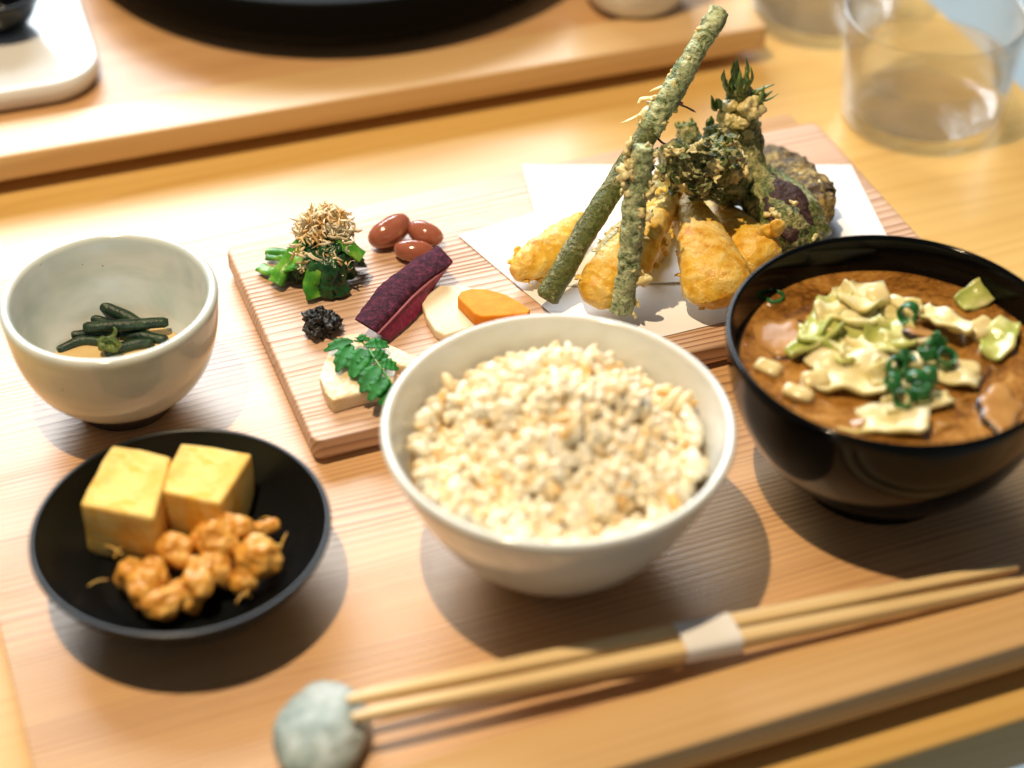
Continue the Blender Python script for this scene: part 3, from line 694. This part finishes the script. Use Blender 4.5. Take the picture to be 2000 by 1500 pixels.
M['daikon'] = mottled('pickled_daikon', [(0.3, (0.80, 0.66, 0.44)), (0.7, (0.84, 0.74, 0.56))], 60, 0.45, 0.35, 0.15, 300, sss=.4, srad=(1, .8, .5), sscale=.004)
pts = [(857, 556), (838, 570), (824, 592), (832, 618), (850, 645), (870, 655), (950, 630), (985, 605), (960, 575), (905, 556)]
dc = P(900, 610, BZ); zt_ = BZ + .0045
tag(obj('daikon_slice', rel([slab([P(x, y, zt_) for x, y in pts], .0044, .0010, 3)], dc), M['daikon'], loc=dc, angle=50), 'pale translucent daikon slice under the carrot', 'daikon')
M['carrot'] = mottled('carrot', [(0.3, (0.80, 0.24, 0.012)), (0.7, (0.86, 0.33, 0.03))], 160, 0.6, 0.12, 0.25, 500, sss=.3, srad=(1, .35, .05), sscale=.003)
pts = [(893, 580), (900, 569), (920, 563), (950, 564), (985, 573), (1012, 587), (1036, 604), (1030, 612), (985, 616), (940, 618), (926, 612)]
cc = P(960, 600, BZ); zc = BZ + .0120
def zc_at(x): return BZ + .0100 + .0035 * (x - 890) / 150
tag(obj('carrot_slice', rel([slab([P(x, y, zc_at(x)) for x, y in pts], .0056, .0007, 3)], cc), M['carrot'], loc=cc, angle=40), 'bright orange carrot slice resting on the daikon', 'carrot')

M['taro'] = mottled('simmered_taro', [(0.3, (0.70, 0.50, 0.24)), (0.5, (0.78, 0.62, 0.38)), (0.7, (0.84, 0.73, 0.53))], 150, 0.34, 0.4, 0.9, 420, sss=.35, srad=(1, .7, .35), sscale=.003)
pts = [(624, 737), (634, 706), (646, 678), (670, 668), (704, 676), (740, 696), (775, 716), (765, 755), (702, 768), (650, 782), (636, 768)]
tc = P(690, 730, BZ)
tag(obj('taro_slab', rel([subdiv(slab([P(x, y, BZ + .0066) for x, y in pts], .0064, .0008, 2), 1, .0004, 300, 2)], tc), M['taro'], loc=tc, angle=50), 'pale taro slab with an angular cut corner beneath the leaf sprig', 'taro', 'taro slabs on the board')
pts = [(655, 668), (676, 652), (705, 650), (742, 664), (800, 690), (830, 700), (800, 718), (740, 700), (690, 684)]
tc = P(740, 680, BZ)
tag(obj('taro_slab', rel([subdiv(slab([P(x, y, BZ + .0052) for x, y in pts], .0050, .0008, 2), 1, .0004, 300, 6)], tc), M['taro'], loc=tc, angle=50), 'pale taro slab behind the sprig next to the purple slice', 'taro', 'taro slabs on the board')

M['sansho'] = mottled('sansho_leaf', [(0.3, (0.010, 0.10, 0.014)), (0.6, (0.022, 0.19, 0.028)), (0.85, (0.05, 0.28, 0.05))], 130, 0.5, 0.15, 0.3, 500)
sprig = thing('leaf_sprig', 'bright green toothed leaf sprig laid over the taro', 'herb', P(717, 700, BZ + .011)); so = P(717, 700, BZ + .011)
zs = BZ + .0092
sp_ = [P(765, 752, zs), P(757, 738, zs + .001), P(733, 703, zs + .0015), P(717, 677, zs + .001), P(694, 659, zs + .0005)]
obj('stem', rel([tube(sp_, [.0006, .00045, .0003], n=30, seg=8)], so), M['green_stem'], sprig)
def leaflet(base, tip, wid, droop=.002, seed=0):
    base, tip = Vector(base), Vector(tip); d = tip - base; L = d.length; d.normalize()
    s = d.cross(Vector((0, 0, 1))).normalized(); up = s.cross(d).normalized()
    n = 22; vs_, fs = [], []
    for sgn in (1, -1):
        for i in range(n + 1):
            t = i / n
            wt = wid * (math.sin(math.pi * min(1, t * .93 + .04)) ** .7) * (1 + .07 * math.sin(t * 24 + seed))
            bend = -droop * t * t * (1 if sgn else 1)
            for j in (-1, -.5, 0, .5, 1):
                vs_.append(base + d * (L * t + .0006 * abs(j) * math.sin(t * 26 + seed)) + s * wt * j + up * (bend + abs(j) * wt * .28 + sgn * .00012 - (.0002 if j == 0 else 0)))
    m = 5; w_ = (n + 1) * m
    for i in range(n):
        for j in range(m - 1):
            q = i * m + j; fs.append((q, q + 1, q + m + 1, q + m)); fs.append((q + w_, q + m + w_, q + m + 1 + w_, q + 1 + w_))
    ring = list(range(m)) + [i * m + m - 1 for i in range(1, n + 1)] + [n * m + j for j in range(m - 2, -1, -1)] + [i * m for i in range(n - 1, 0, -1)]
    for a, b in zip(ring, ring[1:] + ring[:1]): fs.append((b, a, a + w_, b + w_))
    return vs_, fs
lf = [((690, 667), (634, 676), .0026), ((686, 672), (658, 716), .0030), ((712, 682), (688, 728), .0040), ((700, 663), (722, 656), .0020), ((716, 676), (760, 667), .0030), ((724, 690), (757, 696), .0028), ((741, 712), (777, 712), .0030), ((740, 716), (706, 756), .0036), ((755, 738), (722, 772), .0032), ((706, 668), (697, 657), .0018), ((728, 700), (696, 716), .0028)]
for i, (b, t_, wd_) in enumerate(lf):
    obj('leaflet', rel([leaflet(P(*b, zs + .0012), P(*t_, zs + .0016), wd_ * 1.15, .0025, i)], so), M['sansho'], sprig)
obj('leaflet', rel([leaflet(P(764, 750, zs), P(745, 786, zs), .003, .002, 3)], so), M['sansho'], sprig)

# ------------------------------------------------------------------ tempura
def batter(name, lo, mid, hi, crust, s1=95, s2=420, amt=(0.47, 0.66), rough=0.36, spec=0.4, bmp=.8):
    k = simple(name, mid, rough, spec, 0.12, (1, .7, .25), .002)
    n1 = k.noise(k.co(), s1, 4, .62, .8); n2 = k.noise(k.co(), s2, 4, .65)
    c = k.ramp(n2, [(0.3, lo), (0.5, mid), (0.72, hi)])
    f = k.math('ADD', k.math('MULTIPLY', n1, .62), k.math('MULTIPLY', n2, .40))
    f = k.ramp(f, [(amt[0], (0, 0, 0)), (amt[1], (1, 1, 1))])
    k.color(k.mix(f, c, crust))
    b = k.bump(k.math('ADD', n2, k.math('MULTIPLY', f, 1.2)), bmp, .0012)
    k.normal(k.bump(k.noise(k.co(), 1500, 2), .35, .0004, b))
    return k.m
M['stalk'] = batter('fried_stalk', (0.022, 0.040, 0.014), (0.10, 0.19, 0.05), (0.22, 0.34, 0.11), (0.56, 0.63, 0.36), 200, 420, (0.385, 0.56))
M['stalk2'] = batter('fried_stalk_smooth', (0.045, 0.060, 0.014), (0.12, 0.15, 0.035), (0.22, 0.24, 0.07), (0.58, 0.56, 0.30), 90, 620, (0.50, 0.68))
M['gold'] = batter('golden_batter', (0.62, 0.27, 0.015), (0.82, 0.50, 0.06), (0.87, 0.60, 0.13), (0.90, 0.74, 0.34), 60, 170, (0.47, 0.70), .34, .4, .45)
M['crumb'] = mottled('batter_crumb', [(0.3, (0.66, 0.52, 0.20)), (0.6, (0.76, 0.66, 0.34)), (0.8, (0.82, 0.76, 0.5))], 250, 0.3, 0.5, 0.5, 700, sss=.3, srad=(1, .8, .4), sscale=.002)
M['bud'] = batter('fried_sprout', (0.018, 0.032, 0.010), (0.10, 0.15, 0.032), (0.22, 0.28, 0.075), (0.64, 0.58, 0.28), 120, 420, (0.46, 0.62))
M['bract'] = batter('fried_bract', (0.020, 0.012, 0.012), (0.055, 0.026, 0.028), (0.12, 0.07, 0.05), (0.34, 0.22, 0.10), 110, 420, (0.58, 0.74), .5, .25)
M['aub'] = batter('fried_purple_shoot', (0.030, 0.020, 0.014), (0.085, 0.055, 0.030), (0.18, 0.13, 0.06), (0.50, 0.36, 0.12), 120, 400, (0.46, 0.62), .5, .25)
M['tip'] = mottled('fried_leaf_tip', [(0.3, (0.05, 0.09, 0.02)), (0.55, (0.16, 0.24, 0.06)), (0.8, (0.42, 0.42, 0.18))], 350, 0.35)
def crumbs(rnd, path_pts, rad, n, smin, smax, flat=1.0):
    c = spline(path_pts, 60); out = []
    for i in range(n):
        p = c[rnd.randrange(60)]; d = Vector((rnd.gauss(0, 1), rnd.gauss(0, 1), rnd.gauss(0, 1))).normalized()
        s = rnd.uniform(smin, smax) * 1.25
        e = d.to_track_quat('Z', 'Y').to_matrix() @ Matrix.Rotation(rnd.uniform(0, 6), 3, 'Z')
        out.append(blob(p + d * (rad - s * .12), (s * rnd.uniform(.9, 1.7), s * rnd.uniform(.6, 1), s * .45 * flat), e, 3, s * .9, 650, i, s * .3, 1700))
    return out
def wisp(p, d, L, seed, wd_=.0012, sag=.003):
    rnd = random.Random(seed); d = Vector(d).normalized(); q = []
    for i in range(5): q.append(Vector(p) + d * L * i / 4 + Vector((rnd.uniform(-1, 1), rnd.uniform(-1, 1), rnd.uniform(-1, 1))) * .0009 - Vector((0, 0, sag * (i / 4) ** 2)))
    return tube(q, [wd_, wd_ * 1.4, wd_, wd_ * .6, wd_ * .2], [.00035, .0003, .00018], n=20, seg=8, amp=.0004, freq=700, seed=seed)

# long stalk leaning over the pile
A, B = P(1066, 586, PAPER_Z + .0052), Q(1408, 18, .700)
lp = [A, A.lerp(B, .3) + Vector((0, 0, .0008)), A.lerp(B, .6) + Vector((.0006, 0, .0004)), B]
stalk = thing('fried_stalk', 'longest batter coated green stalk leaning up past the glasses', 'tempura', A, 0, 'tempura vegetables')
obj('stalk_lower', rel([tube(spline(lp, 40)[:27], [.0049, .0047, .0045], n=64, seg=28, amp=.0006, freq=150, seed=3, amp2=.0003, freq2=700)], A), M['stalk2'], stalk)
su = obj('stalk_upper', rel([tube(spline(lp, 40)[25:], [.0046, .0049, .0044, .0039, .0042], n=90, seg=28, amp=.0009, freq=230, seed=7, amp2=.0006, freq2=650)], A), M['stalk'], stalk)
rnd = random.Random(31)
obj('batter', rel(crumbs(rnd, [lp[0].lerp(lp[3], .62), lp[0].lerp(lp[3], .76)], .0048, 14, .0010, .0024) + crumbs(rnd, [lp[2], lp[3]], .0043, 14, .0006, .0012), A), M['crumb'], su)['kind'] = 'stuff'
up_ = lambda t: A.lerp(B, t)
obj('batter_wisp', rel([wisp(up_(.70), (-1, -.1, .25), .013, 1, .0018, .005), wisp(up_(.66), (-1, -.1, -.02), .016, 2, .0016, .006), wisp(up_(.73), (-1, 0, .15), .009, 4, .0012, .002), wisp(up_(.62), (-1, -.2, -.3), .008, 9, .0012, .002)], A), M['crumb'], su)
obj('dark_wisp', rel([wisp(up_(.66) + Vector((.004, -.001, .002)), (1, 0, .1), .010, 5, .0011, .004), wisp(up_(.57) + Vector((.004, 0, 0)), (.6, 0, -.6), .012, 8, .0006, .004)], A), M['bract'], su)
obj('cut_end', rel([tube([B + (B - A).normalized() * .0003, B - (B - A).normalized() * .003], [.0032, .0030], n=4, seg=14, amp=.0008, freq=500)], A), M['bract'], su)
# shorter stalk in front
A2, B2 = P(1213, 612, PAPER_Z + .0055), Q(1258, 284, .640)
lp2 = [A2, A2.lerp(B2, .35) + Vector((.0004, 0, 0)), A2.lerp(B2, .7) + Vector((-.0004, 0, .0006)), B2]
stalk = thing('fried_stalk', 'shorter batter crusted green stalk propped against the longest one', 'tempura', A2, 0, 'tempura vegetables')
su = obj('stalk', rel([tube(lp2, [.0046, .0045, .0047, .0049, .0041], n=110, seg=28, amp=.0008, freq=210, seed=11, amp2=.0005, freq2=650)], A2), M['stalk'], stalk)
rnd = random.Random(77)
obj('batter', rel(crumbs(rnd, [p + Vector((.0034, -.002, 0)) for p in lp2], .0028, 24, .0008, .0017) + crumbs(rnd, [p + Vector((-.004, -.001, 0)) for p in lp2[2:]], .0022, 16, .0010, .0024) 
    + [blob(A2.lerp(B2, .22) + Vector((.0066, -.002, 0)), (.0036, .002, .0022), Matrix.Rotation(-.6, 3, 'Y'), 4, .0014, 380, 5)], A2), M['crumb'], su)['kind'] = 'stuff'

# golden wedges
zz = PAPER_Z
def finger(pts, ra, flat, label, seed, up=(0, -.7, .7)):
    c = Vector(pts[0]); rb = [r * flat for r in ra]
    t = thing('fried_bamboo_shoot', label, 'tempura', c, 0, 'golden tempura wedges')
    w_ = obj('wedge', rel([tube(pts, ra, rb, n=90, seg=44, amp=.0015, freq=105, seed=seed, amp2=.00055, freq2=400, up=up, power=2.5)], c), M['gold'], t)
    rnd = random.Random(seed); cr = []; sp = spline(pts, 30)
    for i in range(12):
        a = rnd.randrange(2, 28); d = sp[a + 1] - sp[a - 1]; sd_ = d.cross(Vector(up)).normalized() * rnd.choice((-1, 1))
        cr.append(wisp(sp[a] + sd_ * lerpl(ra, a / 29) * .86, sd_ + d.normalized() * rnd.uniform(-.8, .8) + Vector((0, -.3, .1)), rnd.uniform(.0018, .0042), seed * 10 + i, rnd.uniform(.0009, .0017), .0008))
    o = obj('crust', rel(cr, c), M['gold'], w_); o['kind'] = 'stuff'
    return t
finger([P(1003, 538, zz + .0058), P(1060, 500, zz + .008), Q(1150, 428, .680)], [.0030, .0058, .0072, .0078, .0074, .0062, .003], .8, 'golden fried wedge lying flat closest to the beans', 3)
finger([P(1158, 594, zz + .0066), P(1192, 530, zz + .0125), Q(1264, 402, .672)], [.0040, .0084, .0098, .0094, .0084, .0070, .004], .75, 'golden fried wedge with blunt end wedged between both stalks', 12)
finger([P(1226, 560, zz + .0060), Q(1258, 450, .652), Q(1302, 346, .680)], [.0035, .0070, .0084, .0090, .0088, .0078, .004], .75, 'golden fried wedge rising steeply behind the shorter stalk', 25)
finger([P(1412, 600, zz + .0060), P(1398, 545, zz + .0135), Q(1358, 440, .660), Q(1322, 356, .682)], [.0050, .0108, .0136, .0134, .0118, .0094, .0070, .0056, .003], .72, 'large golden fried wedge standing over its own shadow on the paper', 40)
finger([P(1512, 532, zz + .0060), P(1460, 482, zz + .013), Q(1372, 392, .704)], [.0040, .0090, .0104, .0100, .0086, .006], .75, 'golden brown fried wedge in shade under the sprout', 52)
finger([P(1262, 508, zz + .0060), Q(1275, 440, .684), Q(1280, 380, .700)], [.0040, .0090, .0098, .0085, .004], .75, 'golden fried wedge at the back of the pile', 61)

# fried sprout with leafy shoots
base = P(1592, 484, zz + .0075)
fork = Q(1440, 368, .690)
sprout = thing('fried_sprout', 'dark green fried sprout with leafy shoots reaching upward', 'tempura', base, 0, 'tempura vegetables')
def shoot(name, pts, ra, seed, mt='bud', amp=.0016):
    return obj(name, rel([tube(pts, ra, n=60, seg=26, amp=amp, freq=210, seed=seed, amp2=.0007, freq2=620)], base), M[mt], sprout)
shoot('stem', [base, P(1530, 440, zz + .016), fork + Vector((.008, 0, .001)), fork], [.0060, .0088, .0106, .0104, .008], 5)
shoot('root_end', [P(1592, 470, zz + .0090), P(1560, 400, zz + .018), Q(1500, 345, .715)], [.0075, .0070, .0055], 9, 'stalk2', .0008)
shoot('tall_shoot', [fork + Vector((.004, .003, .003)), Q(1452, 270, .700), Q(1448, 205, .702), Q(1440, 165, .702)], [.0085, .0078, .0066, .0062, .0045], 14)
shoot('middle_shoot', [fork, Q(1410, 330, .676), Q(1398, 290, .668)], [.0085, .0085, .0090, .0065], 17, 'bud', .0024)
shoot('curled_shoot', [fork + Vector((-.001, 0, 0)), Q(1365, 345, .672), Q(1320, 315, .664), Q(1292, 318, .662)], [.0075, .0078, .0084, .0080, .0050], 23, 'bud', .0024)
shoot('back_shoot', [fork + Vector((-.003, .006, 0)), Q(1370, 300, .694), Q(1345, 262, .700), Q(1340, 240, .702)], [.0050, .0046, .0044, .0036], 27)
shoot('small_shoot', [fork + Vector((-.001, .004, 0)), Q(1400, 285, .694), Q(1388, 245, .698)], [.0046, .0044, .0034], 29)
def spikes(center, axis, n, L, rad, spread, seed, wd_=.0009):
    rnd = random.Random(seed); axis = Vector(axis).normalized(); out = []
    s = axis.cross(Vector((0, 1, 0.1))).normalized(); u2 = s.cross(axis)
    for i in range(n):
        a = rnd.uniform(0, 6.28); r = rad * math.sqrt(rnd.random()); o_ = s * math.cos(a) * r + u2 * math.sin(a) * r
        d = (axis + (s * math.cos(a) + u2 * math.sin(a)) * spread * rnd.uniform(.2, 1)).normalized(); l = L * rnd.uniform(.6, 1.15)
        p = Vector(center) + o_
        out.append(tube([p, p + d * l * .5 + o_ * .2, p + d * l - o_.normalized() * l * .12], [wd_, wd_ * 1.15, wd_ * .15], [wd_ * .5, wd_ * .5, wd_ * .15], n=10, seg=7, up=o_ if o_.length > 1e-5 else s, amp=.0002, freq=700, seed=i))
    return out
th_ = Q(1443, 185, .702)
for g in spikes(Q(1437, 172, .702), (-.08, 0, 1), 20, .0112, .0048, .42, 3, .0012) + spikes(Q(1472, 190, .700), (.9, 0, .55), 6, .0090, .0022, .3, 5, .0011) + spikes(Q(1402, 215, .700), (-.35, -.2, 1), 7, .0080, .002, .35, 7, .0010):
    obj('leaf_tip', rel([g], base), M['tip'], sprout)
obj('side_leaf', rel([tube([Q(1462, 262, .699), Q(1474, 228, .698), Q(1486, 195, .697), Q(1494, 165, .697)], [.0030, .0032, .0020, .0003], [.0020, .0016, .001, .0002], n=26, seg=12, amp=.0006, freq=400)], base), M['tip'], sprout)
rnd = random.Random(91)
cr = []
for c_, r_, n_ in ((Q(1465, 208, .696), .0052, 1), (Q(1446, 240, .694), .0034, 1), (Q(1420, 232, .697), .0040, 1), (Q(1425, 205, .698), .0032, 1)):
    cr.append(blob(c_, (r_, r_ * .9, r_ * .8), None, 4, r_ * .5, 300, n_ + int(c_.x * 1e4), r_ * .2, 800))
cr += crumbs(rnd, [Q(1415, 245, .697), Q(1475, 210, .697)], .0035, 16, .0008, .0020)
cr += crumbs(rnd, [Q(1398, 290, .663), Q(1420, 330, .668)], .0074, 9, .0020, .0034, 1.3)
cr += crumbs(rnd, [Q(1295, 312, .660), Q(1350, 335, .664)], .0070, 9, .0018, .0032, 1.3)
cr += crumbs(rnd, [Q(1452, 300, .698), Q(1450, 240, .700)], .0066, 12, .0010, .0020)
cr += crumbs(rnd, [fork, P(1540, 445, zz + .018)], .0115, 22, .0009, .0022)
obj('batter', rel(cr, base), M['crumb'], sprout)['kind'] = 'stuff'
fr = []
for i in range(60):
    ctr = rnd.choice([Q(1395, 285, .662), Q(1300, 308, .658), Q(1330, 340, .660), Q(1400, 330, .660), Q(1375, 355, .664)])
    d = Vector((rnd.gauss(0, 1), rnd.gauss(-.4, .6), rnd.gauss(.2, .8))).normalized()
    fr.append(wisp(ctr + d * .0062, d, rnd.uniform(.002, .0055), 300 + i, rnd.uniform(.0009, .0020), rnd.uniform(0, .003)))
obj('frill', rel(fr[:46], base), M['bud'], sprout)['kind'] = 'stuff'; obj('frill', rel(fr[46:], base), M['crumb'], sprout)['kind'] = 'stuff'
for g in spikes(Q(1340, 248, .701), (-.3, 0, 1), 6, .0045, .0028, .5, 11) + spikes(Q(1388, 250, .698), (0, 0, 1), 5, .0042, .0024, .5, 13) + spikes(Q(1395, 275, .662), (-.2, -.4, 1), 12, .0036, .005, .5, 15, .0007):
    obj('leaf_tip', rel([g], base), M['tip'], sprout)
# purple bract wrapped over the stem
br = []
for i in range(5):
    a0 = P(1568 - i * 10, 462 + i * 4, zz + .0165); a2 = Q(1478 + i * 9, 335 + i * 7, .690); a1 = a0.lerp(a2, .55) + Vector((.002, -.003, .0035))
    br.append(tube([a0, a1, a2], [.0036, .0088, .0094, .0050, .0025], [.0016, .0024, .0024, .0012], n=60, seg=26, amp=.0015, freq=220, seed=40 + i, amp2=.0006, freq2=700, up=(.3, -.7, .6)))
obj('bract', rel(br[:1], base), M['bract'], sprout); obj('bract', rel(br[2:3], base), M['bract'], sprout)
obj('fried_drop', rel([blob(P(1518, 444, zz + .026), (.0033, .0024, .0040), None, 4, .0008, 300, 3), blob(P(1500, 452, zz + .022), (.0042, .0028, .003), None, 4, .0016, 350, 6)], base), M['gold'], sprout)

# dark purple shoot lying behind
pa, pb = Q(1498, 318, .735), P(1588, 402, zz + .0105)
shoot_t = thing('fried_purple_shoot', 'thick purple brown fried shoot lying behind the sprout', 'tempura', pb, 0, 'tempura vegetables')
su = obj('shoot', rel([tube([pa, pa.lerp(pb, .5) + Vector((0, 0, .002)), pb, P(1606, 412, zz + .0095)], [.0085, .0112, .0118, .0118, .0085], [.008, .0098, .0105, .0105, .008], n=80, seg=36, amp=.0020, freq=170, seed=50, amp2=.0011, freq2=560)], pb), M['aub'], shoot_t)
rnd = random.Random(17)
obj('batter', rel(crumbs(rnd, [pa, pa.lerp(pb, .5), pb], .0108, 60, .0008, .0022), pb), M['aub'], su)['kind'] = 'stuff'
obj('crust', rel(crumbs(rnd, [pa.lerp(pb, .3), pb], .0112, 22, .0006, .0016), pb), M['crumb'], su)['kind'] = 'stuff'

# ------------------------------------------------------------------ chopsticks, band, stone rest
def stick(a, b, ra, rm, rb, label):
    a, b = Vector(a), Vector(b); d = b - a; L = d.length
    o = obj('chopstick', tube([(0, 0, 0), (L * .5, 0, 0), (L, 0, 0)], [ra, (ra + rm) / 2 * 1.08, rm, (rm + rb) / 2 * 1.08, rb], n=30, seg=16, power=3.6), M['stick'], loc=a, angle=35)
    o.rotation_euler = d.to_track_quat('X', 'Z').to_euler()
    return tag(o, label, 'chopstick', 'chopsticks across the tray')
a1, b1 = P(678, 1368, .0165), P(1986, 1108, .0040)
a2, b2 = P(688, 1402, .0162), P(2010, 1135, .0055)
stick(a1, b1, .0019, .0032, .0019, 'tapered wooden chopstick of the pair, on the side of the rice bowl')
stick(a2, b2, .0019, .0032, .0019, 'tapered wooden chopstick of the pair, on the side of the tray rail')
m1, m2 = a1.lerp(b1, .512), a2.lerp(b2, .502)
mid = (m1 + m2) / 2; dx = (b1 - a1).normalized(); gap = (m1 - m2); gap -= dx * gap.dot(dx); nrm = dx.cross(gap).normalized()
if nrm.z < 0: nrm = -nrm
sd = gap.normalized(); hw_, ht_ = gap.length / 2 + .0036, .0037
vs_, fs = [], []
Lb = .0112
for i in range(7):
    for j in range(24):
        g = 2 * math.pi * j / 24; cg, sg = math.cos(g), math.sin(g); m_ = (abs(cg) ** 5 + abs(sg) ** 5) ** (-.2)
        vs_.append(dx * (Lb * (i / 3 - 1) * .9) + sd * cg * m_ * hw_ + nrm * sg * m_ * ht_)
for i in range(6):
    for j in range(24): q = (j + 1) % 24; fs.append((i * 24 + j, i * 24 + q, (i + 1) * 24 + q, (i + 1) * 24 + j))
tag(obj('paper_band', (vs_, fs), M['paper'], loc=mid), 'narrow white paper band wrapped around both chopsticks', 'paper band')
so_ = P(630, 1432, .0068)
tag(obj('stone_rest', blob((0, 0, 0), (.0152, .0205, .0082), Matrix.Rotation(-.15, 3, 'Z'), 5, .0026, 55, 6, .0005, 260), M['stone'], loc=so_), 'mottled grey green pebble used as a chopstick rest', 'chopstick rest')

# ------------------------------------------------------------------ across the table
oz = 0.0
pc_ = P(655, -130, 0.0)
t = make_bowl('large_bowl', 'very large round black bowl on the far tray', 'bowl', P(662, -178, .012), [(0.0005, 0.0022), (0.110, 0.0025), (0.130, 0.005), (0.138, 0.012), (0.141, 0.022), (0.142, 0.032)], 0.004, 0.009, (0.100, 0.0018), M['iron'], M['iron'], 0.0)
t.location.z = 0.0
t = make_bowl('small_cup', 'small cream cup standing beside the large black bowl', 'cup', P(1240, 4, 0) * 1.0, [(0.0005, 0.003), (0.020, 0.0032), (0.0255, 0.008), (0.0285, 0.020), (0.0305, 0.045)], 0.003, 0.007, (0.019, 0.003), M['cream_glaze'], M['cream_glaze'], 0.004, 5)
# thick white rectangular dish
wd_o = UV(0.05, 0.7885, 0); wrz = PHI - math.radians(2.6)
corner = P(212, 190, 0.001)
e_ = Matrix.Rotation(wrz, 3, 'Z')
wt = thing('white_dish', 'thick white rounded square dish on the far tray', 'dish', (corner.x, corner.y, 0), wrz)
def rr_ring(x0, x1, y0, y1, r, z): return round_rect(x0, x1, y0, y1, r, z, 8)
S = .13
rings = [rr_ring(-S + .01, -.01, .01, S - .01, .02, .0006), rr_ring(-S + .002, -.002, .002, S - .002, .024, .002), rr_ring(-S, 0, 0, S, .025, .006), rr_ring(-S, 0, 0, S, .025, .0115), rr_ring(-S + .0010, -.0010, .0010, S - .0010, .025, .0125), rr_ring(-S + .003, -.003, .003, S - .003, .022, .0127), rr_ring(-S + .006, -.006, .006, S - .006, .020, .0118), rr_ring(-S + .014, -.014, .014, S - .014, .016, .0110)]
obj('body', loft([[Vector(p) for p in r] for r in rings]), M['white_glaze'], wt, angle=60)
obj('foot_ring', box(-S + .02, -.02, .02, S - .02, 0, .0008, .0003), M['white_glaze'], wt, angle=40)
sp0 = P(30, 8, .030)
t = make_bowl('sauce_cup', 'tiny dark sauce cup on the white dish', 'cup', (sp0.x - .012, sp0.y + .012, .0108), [(0.0005, 0.0012), (0.010, 0.0014), (0.016, 0.006), (0.021, 0.016), (0.0245, 0.0215)], 0.002, 0.003, (0.010, 0.0015), M['lacquer'], M['lacquer'])

# napkin at the far side of the tray
nq = [UV(-.10, .735, TABLE_Z + .002), UV(.0403, .715, TABLE_Z + .002), UV(.0403, .770, TABLE_Z + .002), UV(-.10, .770, TABLE_Z + .002)]
no = UV(-.02, .745, TABLE_Z)
tag(obj('paper_napkin', rel([slab(nq, .0018, .0004, 2)], no), M['paper'], loc=no, angle=40), 'folded white paper napkin beyond the celadon bowl', 'napkin')

# ------------------------------------------------------------------ water glasses
k = NT('clear_glass')
lw_ = k.n('ShaderNodeLayerWeight'); fc_ = k.math('ADD', k.math('MULTIPLY', k.math('POWER', lw_.outputs['Facing'], 2.6), 0.9), 0.045)
tr_ = k.n('ShaderNodeBsdfTransparent'); tr_.inputs[0].default_value = (0.99, 0.996, 0.994, 1)
gl_ = k.n('ShaderNodeBsdfGlossy'); gl_.inputs['Roughness'].default_value = 0.01
mx_ = k.n('ShaderNodeMixShader'); k.l(fc_, mx_.inputs[0]); k.l(tr_.outputs[0], mx_.inputs[1]); k.l(gl_.outputs[0], mx_.inputs[2])
k.l(mx_.outputs[0], k.t.nodes['Material Output'].inputs[0]); M['glass'] = k.m
k = NT('water')
tr_ = k.n('ShaderNodeBsdfTransparent'); tr_.inputs[0].default_value = (0.99, 0.995, 1.0, 1)
gl_ = k.n('ShaderNodeBsdfGlass'); gl_.inputs['IOR'].default_value = 1.333; gl_.inputs['Roughness'].default_value = 0.0
mx_ = k.n('ShaderNodeMixShader'); mx_.inputs[0].default_value = 0.35; k.l(tr_.outputs[0], mx_.inputs[1]); k.l(gl_.outputs[0], mx_.inputs[2])
k.l(mx_.outputs[0], k.t.nodes['Material Output'].inputs[0]); M['water'] = k.m
def glass(c, r0, r1, h, level, label_g, label_w):
    wl = .0016
    pr = [(.0002, .0008), (r0 * .8, .0006), (r0 * .93, 0.0), (r0 * .985, .0012), (r0, .0035), (r0 + (r1 - r0) * .3, h * .33), (r0 + (r1 - r0) * .65, h * .66), (r1, h - .0008), (r1 - wl * .3, h), (r1 - wl * .7, h), (r1 - wl, h - .0008),
          (r0 + (r1 - r0) * .65 - wl, h * .66), (r0 + (r1 - r0) * .3 - wl, h * .33), (r0 - wl, .0085), (r0 * .93 - wl, .0062), (r0 * .8, .0056), (.0002, .0054)]
    g = obj('water_glass', lathe(pr, 96), M['glass'], loc=c); tag(g, label_g, 'glass', 'water glasses')
    def rr(z): return r0 + (r1 - r0) * z / h - wl - .0002
    wp = [(.0002, .0057), (r0 * .80, .0059), (r0 * .93 - wl - .0003, .0066), (rr(.0088), .0090), (rr(level - .0006), level - .0006), (rr(level), level + .0002), (rr(level) - .001, level - .0002), (.0002, level - .0002)]
    o = obj('water', lathe(wp, 96), M['water'], loc=c); tag(o, label_w, 'water', 'water in the glasses')
glass(P(1798, 224, TABLE_Z), .0385, .0425, .057, .031, 'clear tumbler half full of water beside the tempura', 'clear water in the tumbler beside the tempura')
glass(P(1606, 28, TABLE_Z), .0385, .0425, .057, .031, 'clear tumbler of water standing at the end of the far tray', 'clear water in the tumbler at the far tray')
